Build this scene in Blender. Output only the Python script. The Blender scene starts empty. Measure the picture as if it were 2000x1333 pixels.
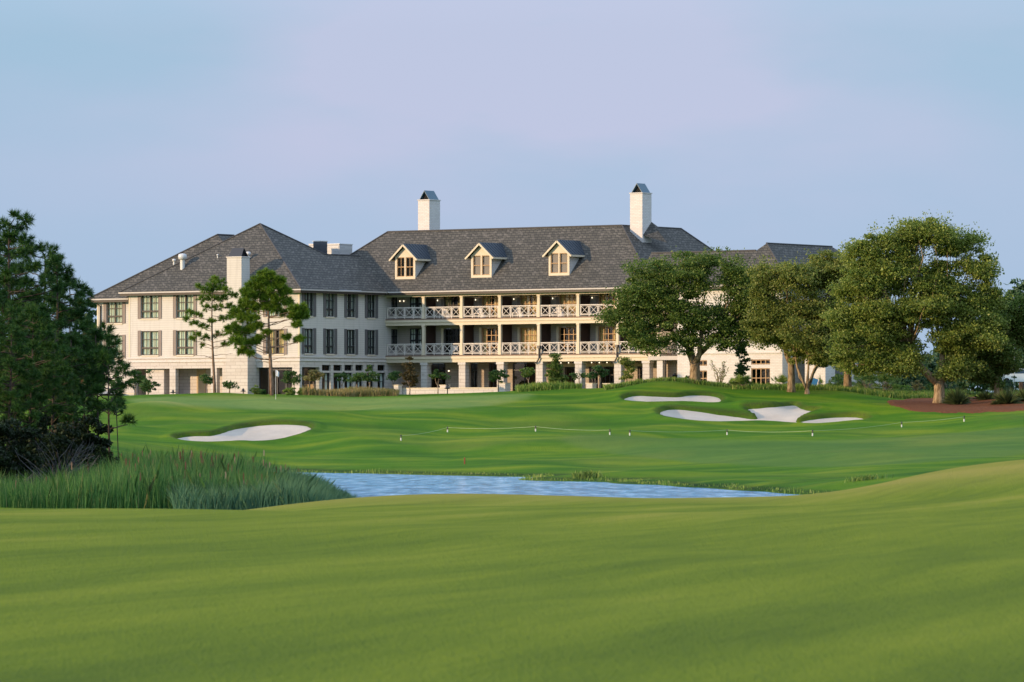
import bpy, math, random
import numpy as np
from mathutils import Vector
random.seed(7); rng = np.random.default_rng(7)
R = math.radians
F = 10000.0; HZ = 827.0          # focal length and horizon in photo pixels (2000 px wide)
scene = bpy.context.scene
COL = scene.collection

# ------------------------------------------------------------------ helpers
def link(o, parent=None):
    COL.objects.link(o)
    if parent is not None: o.parent = parent
    return o
def tag(o, label=None, cat=None, group=None, kind=None):
    if label: o['label'] = label
    if cat: o['category'] = cat
    if group: o['group'] = group
    if kind: o['kind'] = kind
    return o
def empty(name, loc=(0, 0, 0), rz=0.0):
    o = bpy.data.objects.new(name, None); o.location = loc; o.rotation_euler = (0, 0, rz)
    o.empty_display_size = .3
    return link(o)
def copy_tree(o, parent=None):
    c = o.copy(); link(c, parent)
    for ch in list(o.children): copy_tree(ch, c)
    return c

class MB:
    def __init__(s): s.v = []; s.f = []; s.smooth = False
    def poly(s, *pts):
        n = len(s.v); s.v += [tuple(p) for p in pts]; s.f.append(tuple(range(n, n + len(pts)))); return s
    def box(s, x0, x1, y0, y1, z0, z1):
        n = len(s.v)
        s.v += [(x0,y0,z0),(x1,y0,z0),(x1,y1,z0),(x0,y1,z0),(x0,y0,z1),(x1,y0,z1),(x1,y1,z1),(x0,y1,z1)]
        s.f += [(n,n+3,n+2,n+1),(n+4,n+5,n+6,n+7),(n,n+1,n+5,n+4),(n+1,n+2,n+6,n+5),(n+2,n+3,n+7,n+6),(n+3,n,n+4,n+7)]
        return s
    def bar(s, p, q, w, t, up=(0,0,1)):
        p = Vector(p); q = Vector(q); d = (q-p).normalized(); up = Vector(up)
        if abs(d.dot(up)) > .99: up = Vector((1,0,0))
        a = d.cross(up).normalized()*t/2; b = a.cross(d).normalized()*w/2
        n = len(s.v)
        for c in (p, q):
            for k in ((-1,-1),(1,-1),(1,1),(-1,1)): s.v.append(tuple(c + a*k[0] + b*k[1]))
        s.f += [(n,n+1,n+2,n+3),(n+7,n+6,n+5,n+4)] + [(n+i, n+4+i, n+4+(i+1)%4, n+(i+1)%4) for i in range(4)]
        return s
    def tube(s, pts, radii, n=7, cap=True):
        pts = [Vector(p) for p in pts]; base = len(s.v)
        for i, p in enumerate(pts):
            d = (pts[min(i+1, len(pts)-1)] - pts[max(i-1, 0)]).normalized()
            a = d.cross(Vector((.13, 1, .07))).normalized(); b = d.cross(a)
            for k in range(n):
                t = 2*math.pi*k/n; s.v.append(tuple(p + (a*math.cos(t) + b*math.sin(t))*radii[i]))
        for i in range(len(pts)-1):
            for k in range(n):
                s.f.append((base+i*n+k, base+i*n+(k+1)%n, base+(i+1)*n+(k+1)%n, base+(i+1)*n+k))
        if cap:
            s.f.append(tuple(base+k for k in range(n))[::-1]); m = base+(len(pts)-1)*n
            s.f.append(tuple(m+k for k in range(n)))
        return s
    def lathe(s, prof, n=12, c=(0,0,0)):
        base = len(s.v)
        for r, z in prof:
            for k in range(n):
                t = 2*math.pi*k/n; s.v.append((c[0]+r*math.cos(t), c[1]+r*math.sin(t), c[2]+z))
        for i in range(len(prof)-1):
            for k in range(n):
                s.f.append((base+i*n+k, base+i*n+(k+1)%n, base+(i+1)*n+(k+1)%n, base+(i+1)*n+k))
        return s
    def build(s, name, mat, parent=None, smooth=False, loc=None):
        me = bpy.data.meshes.new(name); me.from_pydata(s.v, [], s.f); me.materials.append(mat)
        if smooth: me.shade_smooth()
        me.update(); o = bpy.data.objects.new(name, me)
        if loc is not None: o.location = loc
        return link(o, parent)

def np_mesh(name, V, faces_n, mat, parent=None, smooth=False, loc=None):
    """V: (count, faces_n, 3) loose polygons."""
    n = V.shape[0]; me = bpy.data.meshes.new(name)
    me.vertices.add(n*faces_n); me.vertices.foreach_set('co', V.reshape(-1).astype(np.float32))
    me.loops.add(n*faces_n); me.loops.foreach_set('vertex_index', np.arange(n*faces_n, dtype=np.int32))
    me.polygons.add(n); me.polygons.foreach_set('loop_start', np.arange(0, n*faces_n, faces_n, dtype=np.int32))
    me.polygons.foreach_set('loop_total', np.full(n, faces_n, dtype=np.int32))
    me.materials.append(mat); me.update(calc_edges=True); me.validate()
    o = bpy.data.objects.new(name, me)
    if loc is not None: o.location = loc
    return link(o, parent)

# ------------------------------------------------------------------ materials
class NT:
    def __init__(s, name):
        s.m = bpy.data.materials.new(name); s.m.use_nodes = True; s.t = s.m.node_tree; s.n = s.t.nodes
        s.b = s.n['Principled BSDF']; s.out = s.n['Material Output']
    def add(s, typ, **kw):
        n = s.n.new('ShaderNode'+typ)
        for k, v in kw.items():
            if k.startswith('i_'):
                key = k[2:]; key = int(key) if key.isdigit() else key.replace('_', ' ')
                if isinstance(v, bpy.types.NodeSocket): s.t.links.new(v, n.inputs[key])
                else: n.inputs[key].default_value = v
            else: setattr(n, k, v)
        return n
    def l(s, a, b): s.t.links.new(a, b)
    def math(s, op, a, b=0.0, clamp=False):
        n = s.n.new('ShaderNodeMath'); n.operation = op; n.use_clamp = clamp
        for i, x in enumerate((a, b)):
            if isinstance(x, bpy.types.NodeSocket): s.l(x, n.inputs[i])
            else: n.inputs[i].default_value = x
        return n.outputs[0]
    def mix(s, fac, a, b, typ='MIX'):
        n = s.n.new('ShaderNodeMix'); n.data_type = 'RGBA'; n.blend_type = typ
        for key, x in ((0, fac), (6, a), (7, b)):
            if isinstance(x, bpy.types.NodeSocket): s.l(x, n.inputs[key])
            elif key == 0: n.inputs[0].default_value = x
            else: n.inputs[key].default_value = (*x, 1) if len(x) == 3 else x
        return n.outputs[2]
    def ramp(s, fac, stops, interp='LINEAR'):
        n = s.n.new('ShaderNodeValToRGB'); s.l(fac, n.inputs[0]); cr = n.color_ramp; cr.interpolation = interp
        while len(cr.elements) > 1: cr.elements.remove(cr.elements[-1])
        for i, (p, c) in enumerate(stops):
            e = cr.elements[0] if i == 0 else cr.elements.new(p)
            e.position = p; e.color = (*c, 1) if len(c) == 3 else c
        return n.outputs[0]
    def coords(s, scale=(1,1,1), kind='Object'):
        tc = s.add('TexCoord'); mp = s.add('Mapping'); s.l(tc.outputs[kind], mp.inputs[0]); mp.inputs['Scale'].default_value = scale
        return mp.outputs[0]
    def noise(s, vec, scale, detail=4, rough=.55):
        n = s.add('TexNoise', i_Scale=scale, i_Detail=detail, i_Roughness=rough); s.l(vec, n.inputs['Vector']); return n.outputs[0]
    def bump(s, h, strength=.3, dist=.05):
        n = s.add('Bump', i_Strength=strength, i_Distance=dist); s.l(h, n.inputs['Height']); s.l(n.outputs[0], s.b.inputs['Normal']); return n
    def base(s, c, rough=.8, spec=.3):
        if isinstance(c, bpy.types.NodeSocket): s.l(c, s.b.inputs['Base Color'])
        else: s.b.inputs['Base Color'].default_value = (*c, 1)
        s.b.inputs['Roughness'].default_value = rough; s.b.inputs['Specular IOR Level'].default_value = spec
        return s.m

M = {}
def plain(name, c, rough=.7, spec=.3, var=.12, scale=3.0):
    t = NT(name); nz = t.noise(t.coords(), scale)
    col = t.mix(nz, tuple(x*(1-var) for x in c), tuple(x*(1+var) for x in c))
    M[name] = t.base(col, rough, spec); return t
def wall_vec(t):
    """facade coordinates: along the wall (x+y), height z - works on front and side walls"""
    tc = t.add('TexCoord'); sp = t.add('SeparateXYZ'); t.l(tc.outputs['Object'], sp.inputs[0])
    cb = t.add('CombineXYZ'); t.l(t.math('ADD', sp.outputs[0], sp.outputs[1]), cb.inputs[0]); t.l(sp.outputs[2], cb.inputs[1])
    return cb.outputs[0], sp.outputs[2]
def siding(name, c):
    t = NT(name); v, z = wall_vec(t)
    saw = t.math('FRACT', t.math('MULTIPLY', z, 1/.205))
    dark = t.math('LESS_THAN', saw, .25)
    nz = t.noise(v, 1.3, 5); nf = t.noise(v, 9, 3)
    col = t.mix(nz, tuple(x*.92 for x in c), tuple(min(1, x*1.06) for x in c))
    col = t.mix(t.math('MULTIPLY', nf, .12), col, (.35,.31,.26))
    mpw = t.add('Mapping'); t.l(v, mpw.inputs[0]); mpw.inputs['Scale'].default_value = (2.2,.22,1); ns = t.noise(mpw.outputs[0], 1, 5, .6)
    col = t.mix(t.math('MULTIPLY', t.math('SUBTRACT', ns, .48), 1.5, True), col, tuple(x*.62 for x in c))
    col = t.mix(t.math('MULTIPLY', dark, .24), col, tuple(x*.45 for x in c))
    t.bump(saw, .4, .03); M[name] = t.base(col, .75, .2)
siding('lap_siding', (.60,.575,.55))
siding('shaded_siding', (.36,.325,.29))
def brickm(name, c1, c2, mortar, w, h, ms, rough=.9, blot=None, bumpd=.02):
    t = NT(name); v, z = wall_vec(t)
    b = t.add('TexBrick', i_Color1=(*c1,1), i_Color2=(*c2,1), i_Mortar=(*mortar,1), i_Scale=1.0, i_Mortar_Size=ms)
    b.inputs['Brick Width'].default_value = w; b.inputs['Row Height'].default_value = h; b.inputs['Mortar Smooth'].default_value = .2
    b.inputs['Bias'].default_value = -.2
    t.l(v, b.inputs['Vector']); col = b.outputs[0]
    nz = t.noise(v, .35, 5); col = t.mix(t.math('MULTIPLY', nz, .5), col, tuple(x*.72 for x in c1))
    if blot:
        m2 = t.ramp(t.noise(v, 2.6, 3, .6), [(.60,(0,0,0)),(.70,(1,1,1))])
        mp = t.add('SeparateColor'); t.l(m2, mp.inputs[0])
        col = t.mix(t.math('MULTIPLY', mp.outputs[0], .45), col, blot)
    t.bump(b.outputs[1], -.3, bumpd); M[name] = t.base(col, rough, .15)
brickm('pale_stone', (.62,.58,.55), (.53,.48,.44), (.36,.32,.30), 1.1, .31, .022, blot=(.30,.22,.18))
brickm('white_brick', (.72,.69,.67), (.62,.58,.56), (.45,.41,.38), .42, .14, .012, blot=(.55,.45,.36))
brickm('tan_stone', (.46,.38,.30), (.34,.27,.21), (.28,.23,.18), .7, .22, .02, blot=(.2,.14,.1))
# roof shingles
def shingles():
    t = NT('shingles'); v, z = wall_vec(t)
    def br(w, h, off, bias):
        b = t.add('TexBrick', i_Color1=(.063,.060,.050,1), i_Color2=(.101,.094,.078,1), i_Mortar=(.018,.018,.019,1), i_Scale=1.0, i_Mortar_Size=.03)
        b.inputs['Brick Width'].default_value = w; b.inputs['Row Height'].default_value = h; b.inputs['Bias'].default_value = bias
        b.inputs['Mortar Smooth'].default_value = .3
        t.l(v, b.inputs['Vector']); return b
    b = br(.46, .23, 0, 0.0)
    vo = t.add('Mapping'); t.l(v, vo.inputs[0]); vo.inputs['Scale'].default_value = (1/.24, 1/.115, 1)
    wn = t.add('TexWhiteNoise', noise_dimensions='2D')
    fl = t.add('VectorMath', operation='FLOOR'); t.l(vo.outputs[0], fl.inputs[0]); t.l(fl.outputs[0], wn.inputs['Vector'])
    light = t.math('GREATER_THAN', wn.outputs[0], .87)
    col = t.mix(t.math('MULTIPLY', light, .22), b.outputs[0], (.30,.27,.245))
    nz = t.noise(v, .25, 4); col = t.mix(t.math('MULTIPLY', nz, .3), col, (.08,.078,.08))
    t.bump(b.outputs[1], -.5, .03); M['shingles'] = t.base(col, .75, .25)
shingles()
plain('roof_ridge', (.07,.068,.07), .8)
plain('cream_trim', (.62,.54,.41), .6)
plain('gutter', (.46,.43,.41), .5)
plain('dark_metal', (.035,.035,.04), .4, .5)
plain('seam_metal', (.022,.034,.050), .5, .4)
plain('cap_metal', (.03,.10,.15), .3, .5)
plain('bronze_frame', (.05,.04,.035), .5)
plain('dark_frame', (.028,.03,.034), .45)
plain('wood_frame', (.42,.26,.13), .5, var=.25)
plain('tan_frame', (.55,.42,.25), .6)
plain('taupe_shutter', (.22,.18,.165), .6)
plain('grey_shutter', (.12,.115,.12), .6)
plain('white_paint', (.74,.68,.63), .5)
plain('deck_board', (.22,.15,.11), .7)
plain('louvre_brown', (.05,.03,.024), .6)
plain('interior_dark', (.012,.012,.012), .9)
plain('interior_warm', (.10,.06,.035), .9, var=.6, scale=1.2)
plain('ceiling_paint', (.5,.45,.38), .7)
plain('curtain_green', (.66,.73,.60), .9)
plain('curtain_grey', (.78,.84,.80), .9)
plain('curtain_cream', (.72,.56,.26), .9)
plain('galvanised', (.6,.6,.6), .35, .6)
plain('unit_grey', (.42,.42,.42), .5)
plain('unit_dark', (.08,.09,.11), .5)
plain('black_plastic', (.012,.012,.014), .4, .5)
plain('white_plastic', (.62,.62,.60), .4, .5)
plain('rope_fibre', (.45,.52,.36), .8)
plain('red_paint', (.22,.05,.025), .6)
plain('blue_board', (.02,.14,.34), .5)
plain('car_white', (.75,.77,.8), .25, .6)
plain('car_glass', (.03,.06,.1), .1, .8)
plain('tyre_rubber', (.02,.02,.02), .8)
plain('flag_cloth', (.75,.76,.80), .8)
plain('pole_white', (.78,.79,.80), .4)
plain('terracotta_fence', (.12,.05,.03), .8)
t = NT('lamp_glow'); t.b.inputs['Emission Color'].default_value = (1,.85,.6,1); t.b.inputs['Emission Strength'].default_value = 2.2; M['lamp_glow'] = t.base((.9,.8,.6))
# window glass: clear with a fresnel mirror
def glass():
    t = NT('glass'); t.n.remove(t.b)
    tr = t.add('BsdfTransparent'); tr.inputs[0].default_value = (.90,.93,.91,1)
    gl = t.add('BsdfGlossy'); gl.inputs['Roughness'].default_value = .04
    fr = t.add('LayerWeight', i_Blend=.5); p5 = t.math('POWER', fr.outputs['Facing'], 4.0); mx = t.add('MixShader')
    nz = t.noise(t.coords(), .8, 2); bp = t.add('Bump', i_Strength=.08, i_Distance=.2); t.l(nz, bp.inputs['Height']); t.l(bp.outputs[0], gl.inputs['Normal'])
    t.l(t.math('ADD', t.math('MULTIPLY', p5, .9), .05, True), mx.inputs[0]); t.l(tr.outputs[0], mx.inputs[1]); t.l(gl.outputs[0], mx.inputs[2]); t.l(mx.outputs[0], t.out.inputs[0])
    M['glass'] = t.m
glass()
def leafm(name, stops, transl=.42, rough=.55, spec=.25):
    t = NT(name); g = t.add('NewGeometry')
    c = t.ramp(g.outputs['Random Per Island'], stops)
    nz = t.noise(t.coords(kind='Object'), .45, 3)
    c = t.mix(t.math('MULTIPLY', nz, .55), c, tuple(x*.6 for x in stops[0][1]))
    m = t.base(c, rough, spec)
    tl = t.add('BsdfTranslucent'); t.l(c, tl.inputs[0]); mx = t.add('MixShader', i_0=transl)
    t.l(t.b.outputs[0], mx.inputs[1]); t.l(tl.outputs[0], mx.inputs[2]); t.l(mx.outputs[0], t.out.inputs[0])
    M[name] = m
leafm('oak_leaf', [(0,(0.105,0.163,0.025)),(.45,(0.211,0.283,0.047)),(.85,(0.392,0.453,0.097)),(1,(0.588,0.595,0.203))])
leafm('oak_leaf_dark', [(0,(0.065,0.122,0.023)),(.5,(0.128,0.212,0.037)),(.88,(0.242,0.312,0.070)),(1,(0.376,0.411,0.125))])
leafm('oak_leaf_olive', [(0,(0.114,0.163,0.028)),(.45,(0.222,0.276,0.053)),(.85,(0.390,0.411,0.103)),(1,(0.538,0.510,0.187))])
leafm('pine_needle', [(0,(.055,.130,.010)),(.5,(.130,.240,.016)),(1,(.30,.42,.045))], .3)
leafm('pine_needle_shaded', [(0,(.014,.050,.008)),(.55,(.035,.105,.014)),(1,(.09,.20,.03))], .25)  # needles of the pond stand; its shade is put into their colour
leafm('shrub_leaf', [(0,(0.034,0.085,0.022)),(.5,(0.075,0.169,0.043)),(1,(0.186,0.287,0.086))])
leafm('bronze_leaf', [(0,(.06,.045,.02)),(.5,(.10,.09,.03)),(1,(.18,.13,.06))])
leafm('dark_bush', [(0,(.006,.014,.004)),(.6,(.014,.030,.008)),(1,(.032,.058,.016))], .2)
leafm('far_leaf', [(0,(0.028,0.070,0.040)),(.6,(0.056,0.119,0.056)),(1,(0.126,0.196,0.080))], .2)
leafm('reed_blade', [(0,(0.032,0.116,0.031)),(.5,(0.068,0.205,0.046)),(.9,(0.134,0.287,0.065)),(1,(0.327,0.328,0.143))], .35)
leafm('low_sedge', [(0,(0.065,0.163,0.072)),(.6,(0.104,0.225,0.108)),(1,(0.182,0.312,0.156))], .35)
leafm('cattail_head', [(0,(.10,.045,.02)),(.7,(.22,.13,.08)),(1,(.42,.33,.24))], .1)
leafm('meadow_grass', [(0,(0.105,0.211,0.036)),(.5,(0.193,0.333,0.057)),(.85,(0.386,0.474,0.100)),(1,(0.600,0.579,0.200))], .4)
leafm('tan_grass', [(0,(0.182,0.176,0.052)),(.4,(0.308,0.297,0.104)),(.8,(0.476,0.378,0.169)),(1,(0.588,0.405,0.234))], .4)
leafm('palm_leaf', [(0,(0.070,0.135,0.026)),(.5,(0.154,0.257,0.052)),(1,(0.364,0.446,0.117))], .35)
leafm('spiky_leaf', [(0,(.04,.065,.02)),(.5,(.085,.12,.035)),(1,(.19,.21,.08))], .3)
leafm('grey_twig', [(0,(.05,.05,.055)),(1,(.16,.15,.15))], .05)
def bark(name, c1, c2, sc):
    t = NT(name); v = t.coords((1,1,.35)); nz = t.noise(v, sc, 6, .65)
    t.bump(nz, .8, .05); M[name] = t.base(t.ramp(nz, [(.35,c1),(.62,c2)]), .9, .1)
bark('oak_bark', (.10,.065,.035), (.36,.26,.15), 5)
bark('pine_bark', (.09,.06,.045), (.27,.18,.13), 6)
bark('dark_bark', (.03,.022,.018), (.09,.07,.06), 6)
bark('young_bark', (.15,.11,.08), (.32,.25,.19), 8)

# ------------------------------------------------------------------ terrain heights
# ground survey: (column, distance, line of sight) -> height = (HZ - y)/F * distance, eye at z = 0
CP = []
def row(Y, pairs, zs=None):
    for px, y in pairs: CP.append((px, Y, (HZ-y)/F*Y))
def rz(Y, pairs):
    for px, z in pairs: CP.append((px, Y, z))
allc = (-700,-200,300,800,1300,1800,2300,2900)
rz(8, [(c,-1.45) for c in allc]); rz(28, [(-700,-1.42),(0,-1.42),(500,-1.43),(1000,-1.42),(1500,-1.42),(2000,-1.40),(2700,-1.38)])
rz(55, [(-700,-1.45),(0,-1.50),(500,-1.52),(1000,-1.52),(1500,-1.48),(2000,-1.40),(2700,-1.3)])
row(94, [(-700,985),(-200,990),(0,992),(150,993),(300,995),(500,998),(700,1001),(1000,1001),(1250,999),(1500,995),(1700,991),(1850,988),(2000,984),(2200,975),(2800,950)])
row(112, [(-200,1003),(0,1003),(300,1005),(450,1004),(600,993),(800,986),(1000,986),(1250,986),(1500,986),(1650,980),(1800,965),(2000,950),(2200,930)])
row(130, [(-700,1040),(-200,1035),(0,1030),(300,1020),(430,1010),(520,996),(600,984),(700,972),(850,965),(1000,966),(1200,969),(1400,971),(1560,969),(1640,960),(1720,946),(1800,926),(1900,911),(2000,901),(2200,880),(2800,835)])
rz(152, [(-700,-2.9),(-200,-2.9),(100,-2.95),(400,-3.1),(600,-2.9),(800,-2.75),(1100,-2.7),(1400,-2.7),(1600,-2.6),(1750,-2.2),(1900,-1.75),(2100,-1.45),(2800,-1.0)])
rz(172, [(-700,-2.9),(-200,-2.95),(100,-3.0),(400,-3.05),(620,-3.25),(800,-3.35),(1100,-3.45),(1400,-3.45),(1550,-3.2),(1700,-2.85),(1850,-2.5),(2000,-2.2),(2300,-1.7),(2900,-1.4)])
rz(200, [(-700,-2.8),(-200,-2.85),(100,-2.9),(300,-2.95),(480,-3.05),(620,-3.3),(750,-3.5),(1000,-3.6),(1300,-3.55),(1500,-3.25),(1620,-2.95),(1750,-2.6),(2000,-2.3),(2300,-1.9),(2900,-1.6)])
for px, y, Y in [(560,921,315),(700,925,305),(900,929,293),(1150,940,263),(1300,947,248),(1400,953,236),(1500,960,224),(1600,965,212)]:
    CP.append((px, Y+1, -2.97)); CP.append((px, Y-12, -3.45)); CP.append((px, Y+5, -2.62))
rz(240, [(-700,-2.6),(-200,-2.5),(0,-2.6),(200,-2.8),(400,-3.0),(550,-3.2),(700,-3.6),(1000,-3.6)])
rz(275, [(-700,-2.2),(-200,-2.1),(0,-2.2),(150,-2.35),(300,-2.7),(450,-2.95),(600,-3.2),(720,-3.45)])
row(300, [(250,912),(400,918),(500,920)])
row(325, [(-700,860),(-200,860),(100,868),(250,886),(400,903),(550,908),(700,906),(900,904),(1000,900),(1150,893)])
row(345, [(250,868),(400,886),(550,888),(700,880),(850,872),(1000,862),(1150,856),(1300,850)])
row(240, [(1650,945),(1800,927),(2000,905),(2300,880)])
row(262, [(1300,938),(1450,931),(1600,920),(1750,908),(2000,893),(2300,875)])
row(290, [(1000,924),(1200,914),(1350,906),(1500,897),(1700,886),(2000,874),(2300,868)])
row(325, [(1250,884),(1400,876),(1600,867),(1800,858),(2000,848),(2300,840)])
row(350, [(1400,858),(1600,851),(1800,842),(2000,833),(2300,828)])
# left bunker slope
row(362, [(100,852),(230,855),(330,862),(450,868),(560,864),(650,858),(750,860),(880,849),(1000,846)])
row(373, [(100,838),(230,838),(330,846),(420,842),(520,828),(600,826),(700,838),(850,838),(1000,840)])
row(385, [(230,820),(330,822),(450,818),(560,812),(700,817),(850,820),(1000,822),(1150,816)])
row(400, [(-700,800),(-200,800),(100,800),(240,797),(330,796),(450,800),(600,800),(750,802),(900,801),(1000,797),(1120,789)])
row(420, [(240,781),(400,786),(600,787),(800,788),(950,781),(1100,773),(1180,770)])
row(442, [(-700,775),(0,777),(200,776),(300,771.5),(400,769.5),(520,770.5),(650,775),(780,774),(900,769),(1010,764),(1100,760.5),(1180,757.5)])
# right bunkers
row(372, [(1150,838),(1280,830),(1400,833),(1550,836),(1700,832),(1850,823),(2000,812),(2300,808)])
row(385, [(1200,820),(1290,813),(1400,824),(1480,824),(1560,828),(1640,826),(1700,819),(1800,812),(2000,801),(2300,800)])
row(396, [(1200,802),(1300,797),(1400,806),(1470,811),(1520,799),(1600,808),(1680,808),(1800,796),(2000,795),(2300,795)])
row(408, [(1150,788),(1230,785),(1320,786),(1400,787),(1480,790),(1560,786),(1640,790),(1720,788),(1850,785),(2000,787)])
row(416, [(1150,779),(1230,773),(1300,773),(1370,770),(1440,772),(1540,777),(1640,783),(1720,783),(1850,781),(2000,783)])
row(426, [(1200,761),(1290,751),(1360,754),(1440,759),(1540,764),(1640,769),(1720,776),(1850,778),(2000,780)])
rz(440, [(1300,2.98),(1400,2.9),(1500,2.85),(1600,2.75),(1700,2.65),(1850,2.45),(2000,2.4),(2300,2.4),(2900,2.3)])
rz(456, [(-700,2.2),(0,2.25),(150,2.35),(300,2.45),(500,2.5),(700,2.5),(800,2.52),(900,2.55),(1000,2.6),(1100,2.8),(1300,3.05),(1500,2.9),(1700,2.9),(2000,2.6),(2300,2.5),(2900,2.4)])
rz(475, [(c,2.3) for c in allc]); rz(520, [(c,2.6) for c in allc]); rz(600, [(c,2.8) for c in allc])
CPa = np.array(CP); SC = .045
_P = np.stack([CPa[:,0]*SC, CPa[:,1]], 1); _n = len(_P)
def _U(d2): return np.where(d2 > 0, d2*np.log(d2+1e-12), 0)
_d = ((_P[:,None,:]-_P[None,:,:])**2).sum(2)
_A = np.zeros((_n+3,_n+3)); _A[:_n,:_n] = _U(_d) + np.eye(_n)*25.0; _A[:_n,_n] = 1; _A[:_n,_n+1:] = _P; _A[_n:,:_n] = _A[:_n,_n:].T
_W = np.linalg.solve(_A, np.concatenate([CPa[:,2], np.zeros(3)]))
def tps(X, Y):
    X = np.asarray(X, float); Y = np.asarray(Y, float); sh = X.shape; X = X.ravel(); Y = Y.ravel()
    Yc = np.clip(Y, 8, 600); px = np.clip(1000 + F*X/Yc, -700, 2900); Q = np.stack([px*SC, Yc], 1); out = np.empty(len(Q))
    for i in range(0, len(Q), 20000):
        q = Q[i:i+20000]; d = ((q[:,None,:]-_P[None,:,:])**2).sum(2)
        out[i:i+20000] = _U(d) @ _W[:_n] + _W[_n] + q @ _W[_n+1:]
    return out.reshape(sh)
def at(px, Y): return (px-1000)/F*Y
MOUNDS = [(1285,430,.35,3.5,5),(1345,421,-.15,2.5,3),(1190,428,-.2,4,6),(1440,402,.45,3.2,3.5),(1650,402,.40,3.2,4),(1560,402,-.15,2,4),(1120,372,-.45,4,10),(1010,360,.40,4,9),(880,368,-.40,3.5,8),(740,362,.45,4,9),(640,385,.25,3,6),(300,402,.45,3.5,7),(390,395,-.25,3,6),(250,372,.2,3,7),(1330,350,-.35,5,8),(1500,330,.35,6,10),(1750,352,-.45,5,12),(1880,372,.25,4,8),(1250,300,-.3,5,9),(950,318,.35,5,6),(1700,285,.35,5,12),(1480,282,-.3,5,8),(770,320,-.2,4,6),(850,70,.05,1.5,8),(1500,62,-.05,1.3,9),(500,80,-.05,2,8)]
def sstep(x, a, b):
    t = np.clip((x-a)/(b-a), 0, 1); return t*t*(3-2*t)
def undul(X, Y):
    a = .018*np.sin(X*.9+Y*.21)+.02*np.sin(X*.43-Y*.13+1.7)+.015*np.sin(X*.21+Y*.37+.4)
    far = np.clip((Y-150)/150, 0, 1)
    g = sum(h*np.exp(-((X-at(px,Yc))/sx)**2-((Y-Yc)/sy)**2) for px,Yc,h,sx,sy in MOUNDS)
    return a*(.8+far*1.2) + g + far*(.19*np.sin(X*.31+Y*.11)*np.sin(Y*.13-X*.08+2)+.08*np.sin(X*.55-Y*.23+1)*np.sin(Y*.31+X*.12))*sstep(-Y,-446,-425)*sstep(Y,318,345)
def T0(X, Y): return tps(X, Y) + undul(np.asarray(X, float), np.asarray(Y, float))
YS = np.arange(200, 470, .25)
def ray(px, y, ymin=200):
    """first ground point seen on a line of sight"""
    Y = YS[YS >= ymin]; X = (px-1000)/F*Y; h = T0(X, Y); zr = (HZ-y)/F*Y
    k = np.argmax(h >= zr) if (h >= zr).any() else len(Y)-1
    return X[k], Y[k]
KS = .28   # depth is foreshortened: distances to bunker edges are measured in (x, KS*y)
def sdist(X, Y, poly):
    P = np.array([(p[0], p[1]*KS) for p in poly]); x = X; y = Y*KS
    d = np.full(X.shape, 1e9); ins = np.zeros(X.shape, bool); n = len(P)
    for i in range(n):
        a = P[i]; b = P[(i+1) % n]; e = b-a; L = (e**2).sum()+1e-9
        t = np.clip(((x-a[0])*e[0]+(y-a[1])*e[1])/L, 0, 1)
        d = np.minimum(d, np.hypot(x-a[0]-t*e[0], y-a[1]-t*e[1]))
        c = ((a[1] > y) != (b[1] > y)) & (x < (b[0]-a[0])*(y-a[1])/(b[1]-a[1]+1e-12)+a[0]); ins ^= c
    return np.where(ins, d, -d)
def smooth_poly(P, it=2):
    for _ in range(it):
        Q = []
        for i in range(len(P)):
            a, b = P[i], P[(i+1) % len(P)]
            Q += [(a[0]*.75+b[0]*.25, a[1]*.75+b[1]*.25), (a[0]*.25+b[0]*.75, a[1]*.25+b[1]*.75)]
        P = Q
    return P
def wpoly(back, front, ymin, up=4):
    P = smooth_poly([(x, y-up) for x, y in back] + list(front), 2)
    return [ray(x, y, ymin) for x, y in P]
BUNK = [
 wpoly([(336,857),(360,852),(385,850),(410,851),(432,846),(455,838),(480,834),(510,830),(545,828),(580,829),(604,832)],
       [(612,836),(600,843),(580,850),(550,858),(510,863),(470,861),(440,863),(410,865),(375,863),(352,860)], 340),
 wpoly([(1216,780),(1225,775),(1245,772),(1280,774),(1322,776),(1345,772),(1375,772),(1402,775)],
       [(1412,779),(1405,787),(1385,788),(1360,786),(1330,785),(1300,785),(1270,786),(1240,785),(1222,783)], 398),
 wpoly([(1285,806),(1300,800),(1325,799),(1360,803),(1400,809),(1440,813),(1482,820),(1474,812),(1450,799),(1472,797),(1500,795),(1530,793),(1554,791),(1565,798),(1580,802),(1600,803),(1582,809),(1564,816),(1552,826),(1575,820),(1610,816),(1640,814),(1675,814)],
       [(1700,817),(1690,821),(1650,825),(1600,829),(1560,828),(1520,824),(1480,823),(1440,824),(1400,825),(1350,822),(1310,816),(1290,811)], 365)]
MULCH = wpoly([(1722,785),(1760,781),(1820,779),(1900,777),(2000,776),(2200,774)], [(2200,806),(2000,803),(1930,806),(1880,808),(1800,806),(1755,798)], 380, 0)
def carve(X, Y, Z):
    """bunker lips and hollows; returns ground heights and the sand sheets"""
    sheets = []
    for P in BUNK:
        xs = [p[0] for p in P]; ys = [p[1] for p in P]
        m = (X > min(xs)-4) & (X < max(xs)+4) & (Y > min(ys)-12) & (Y < max(ys)+14)
        if not m.any(): sheets.append(None); continue
        sd = np.full(X.shape, -9.0); sd[m] = sdist(X[m], Y[m], P)
        Tb = Z.copy()
        sheets.append((sd, Tb - .20 - .14*sstep(sd, 0, 1.3)))
        Z = np.where(m, Z - .72*sstep(sd, -.05, .35) + .14*np.exp(-((sd+.45)/.4)**2)*(sd < .2), Z)
    return Z, sheets
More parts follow.
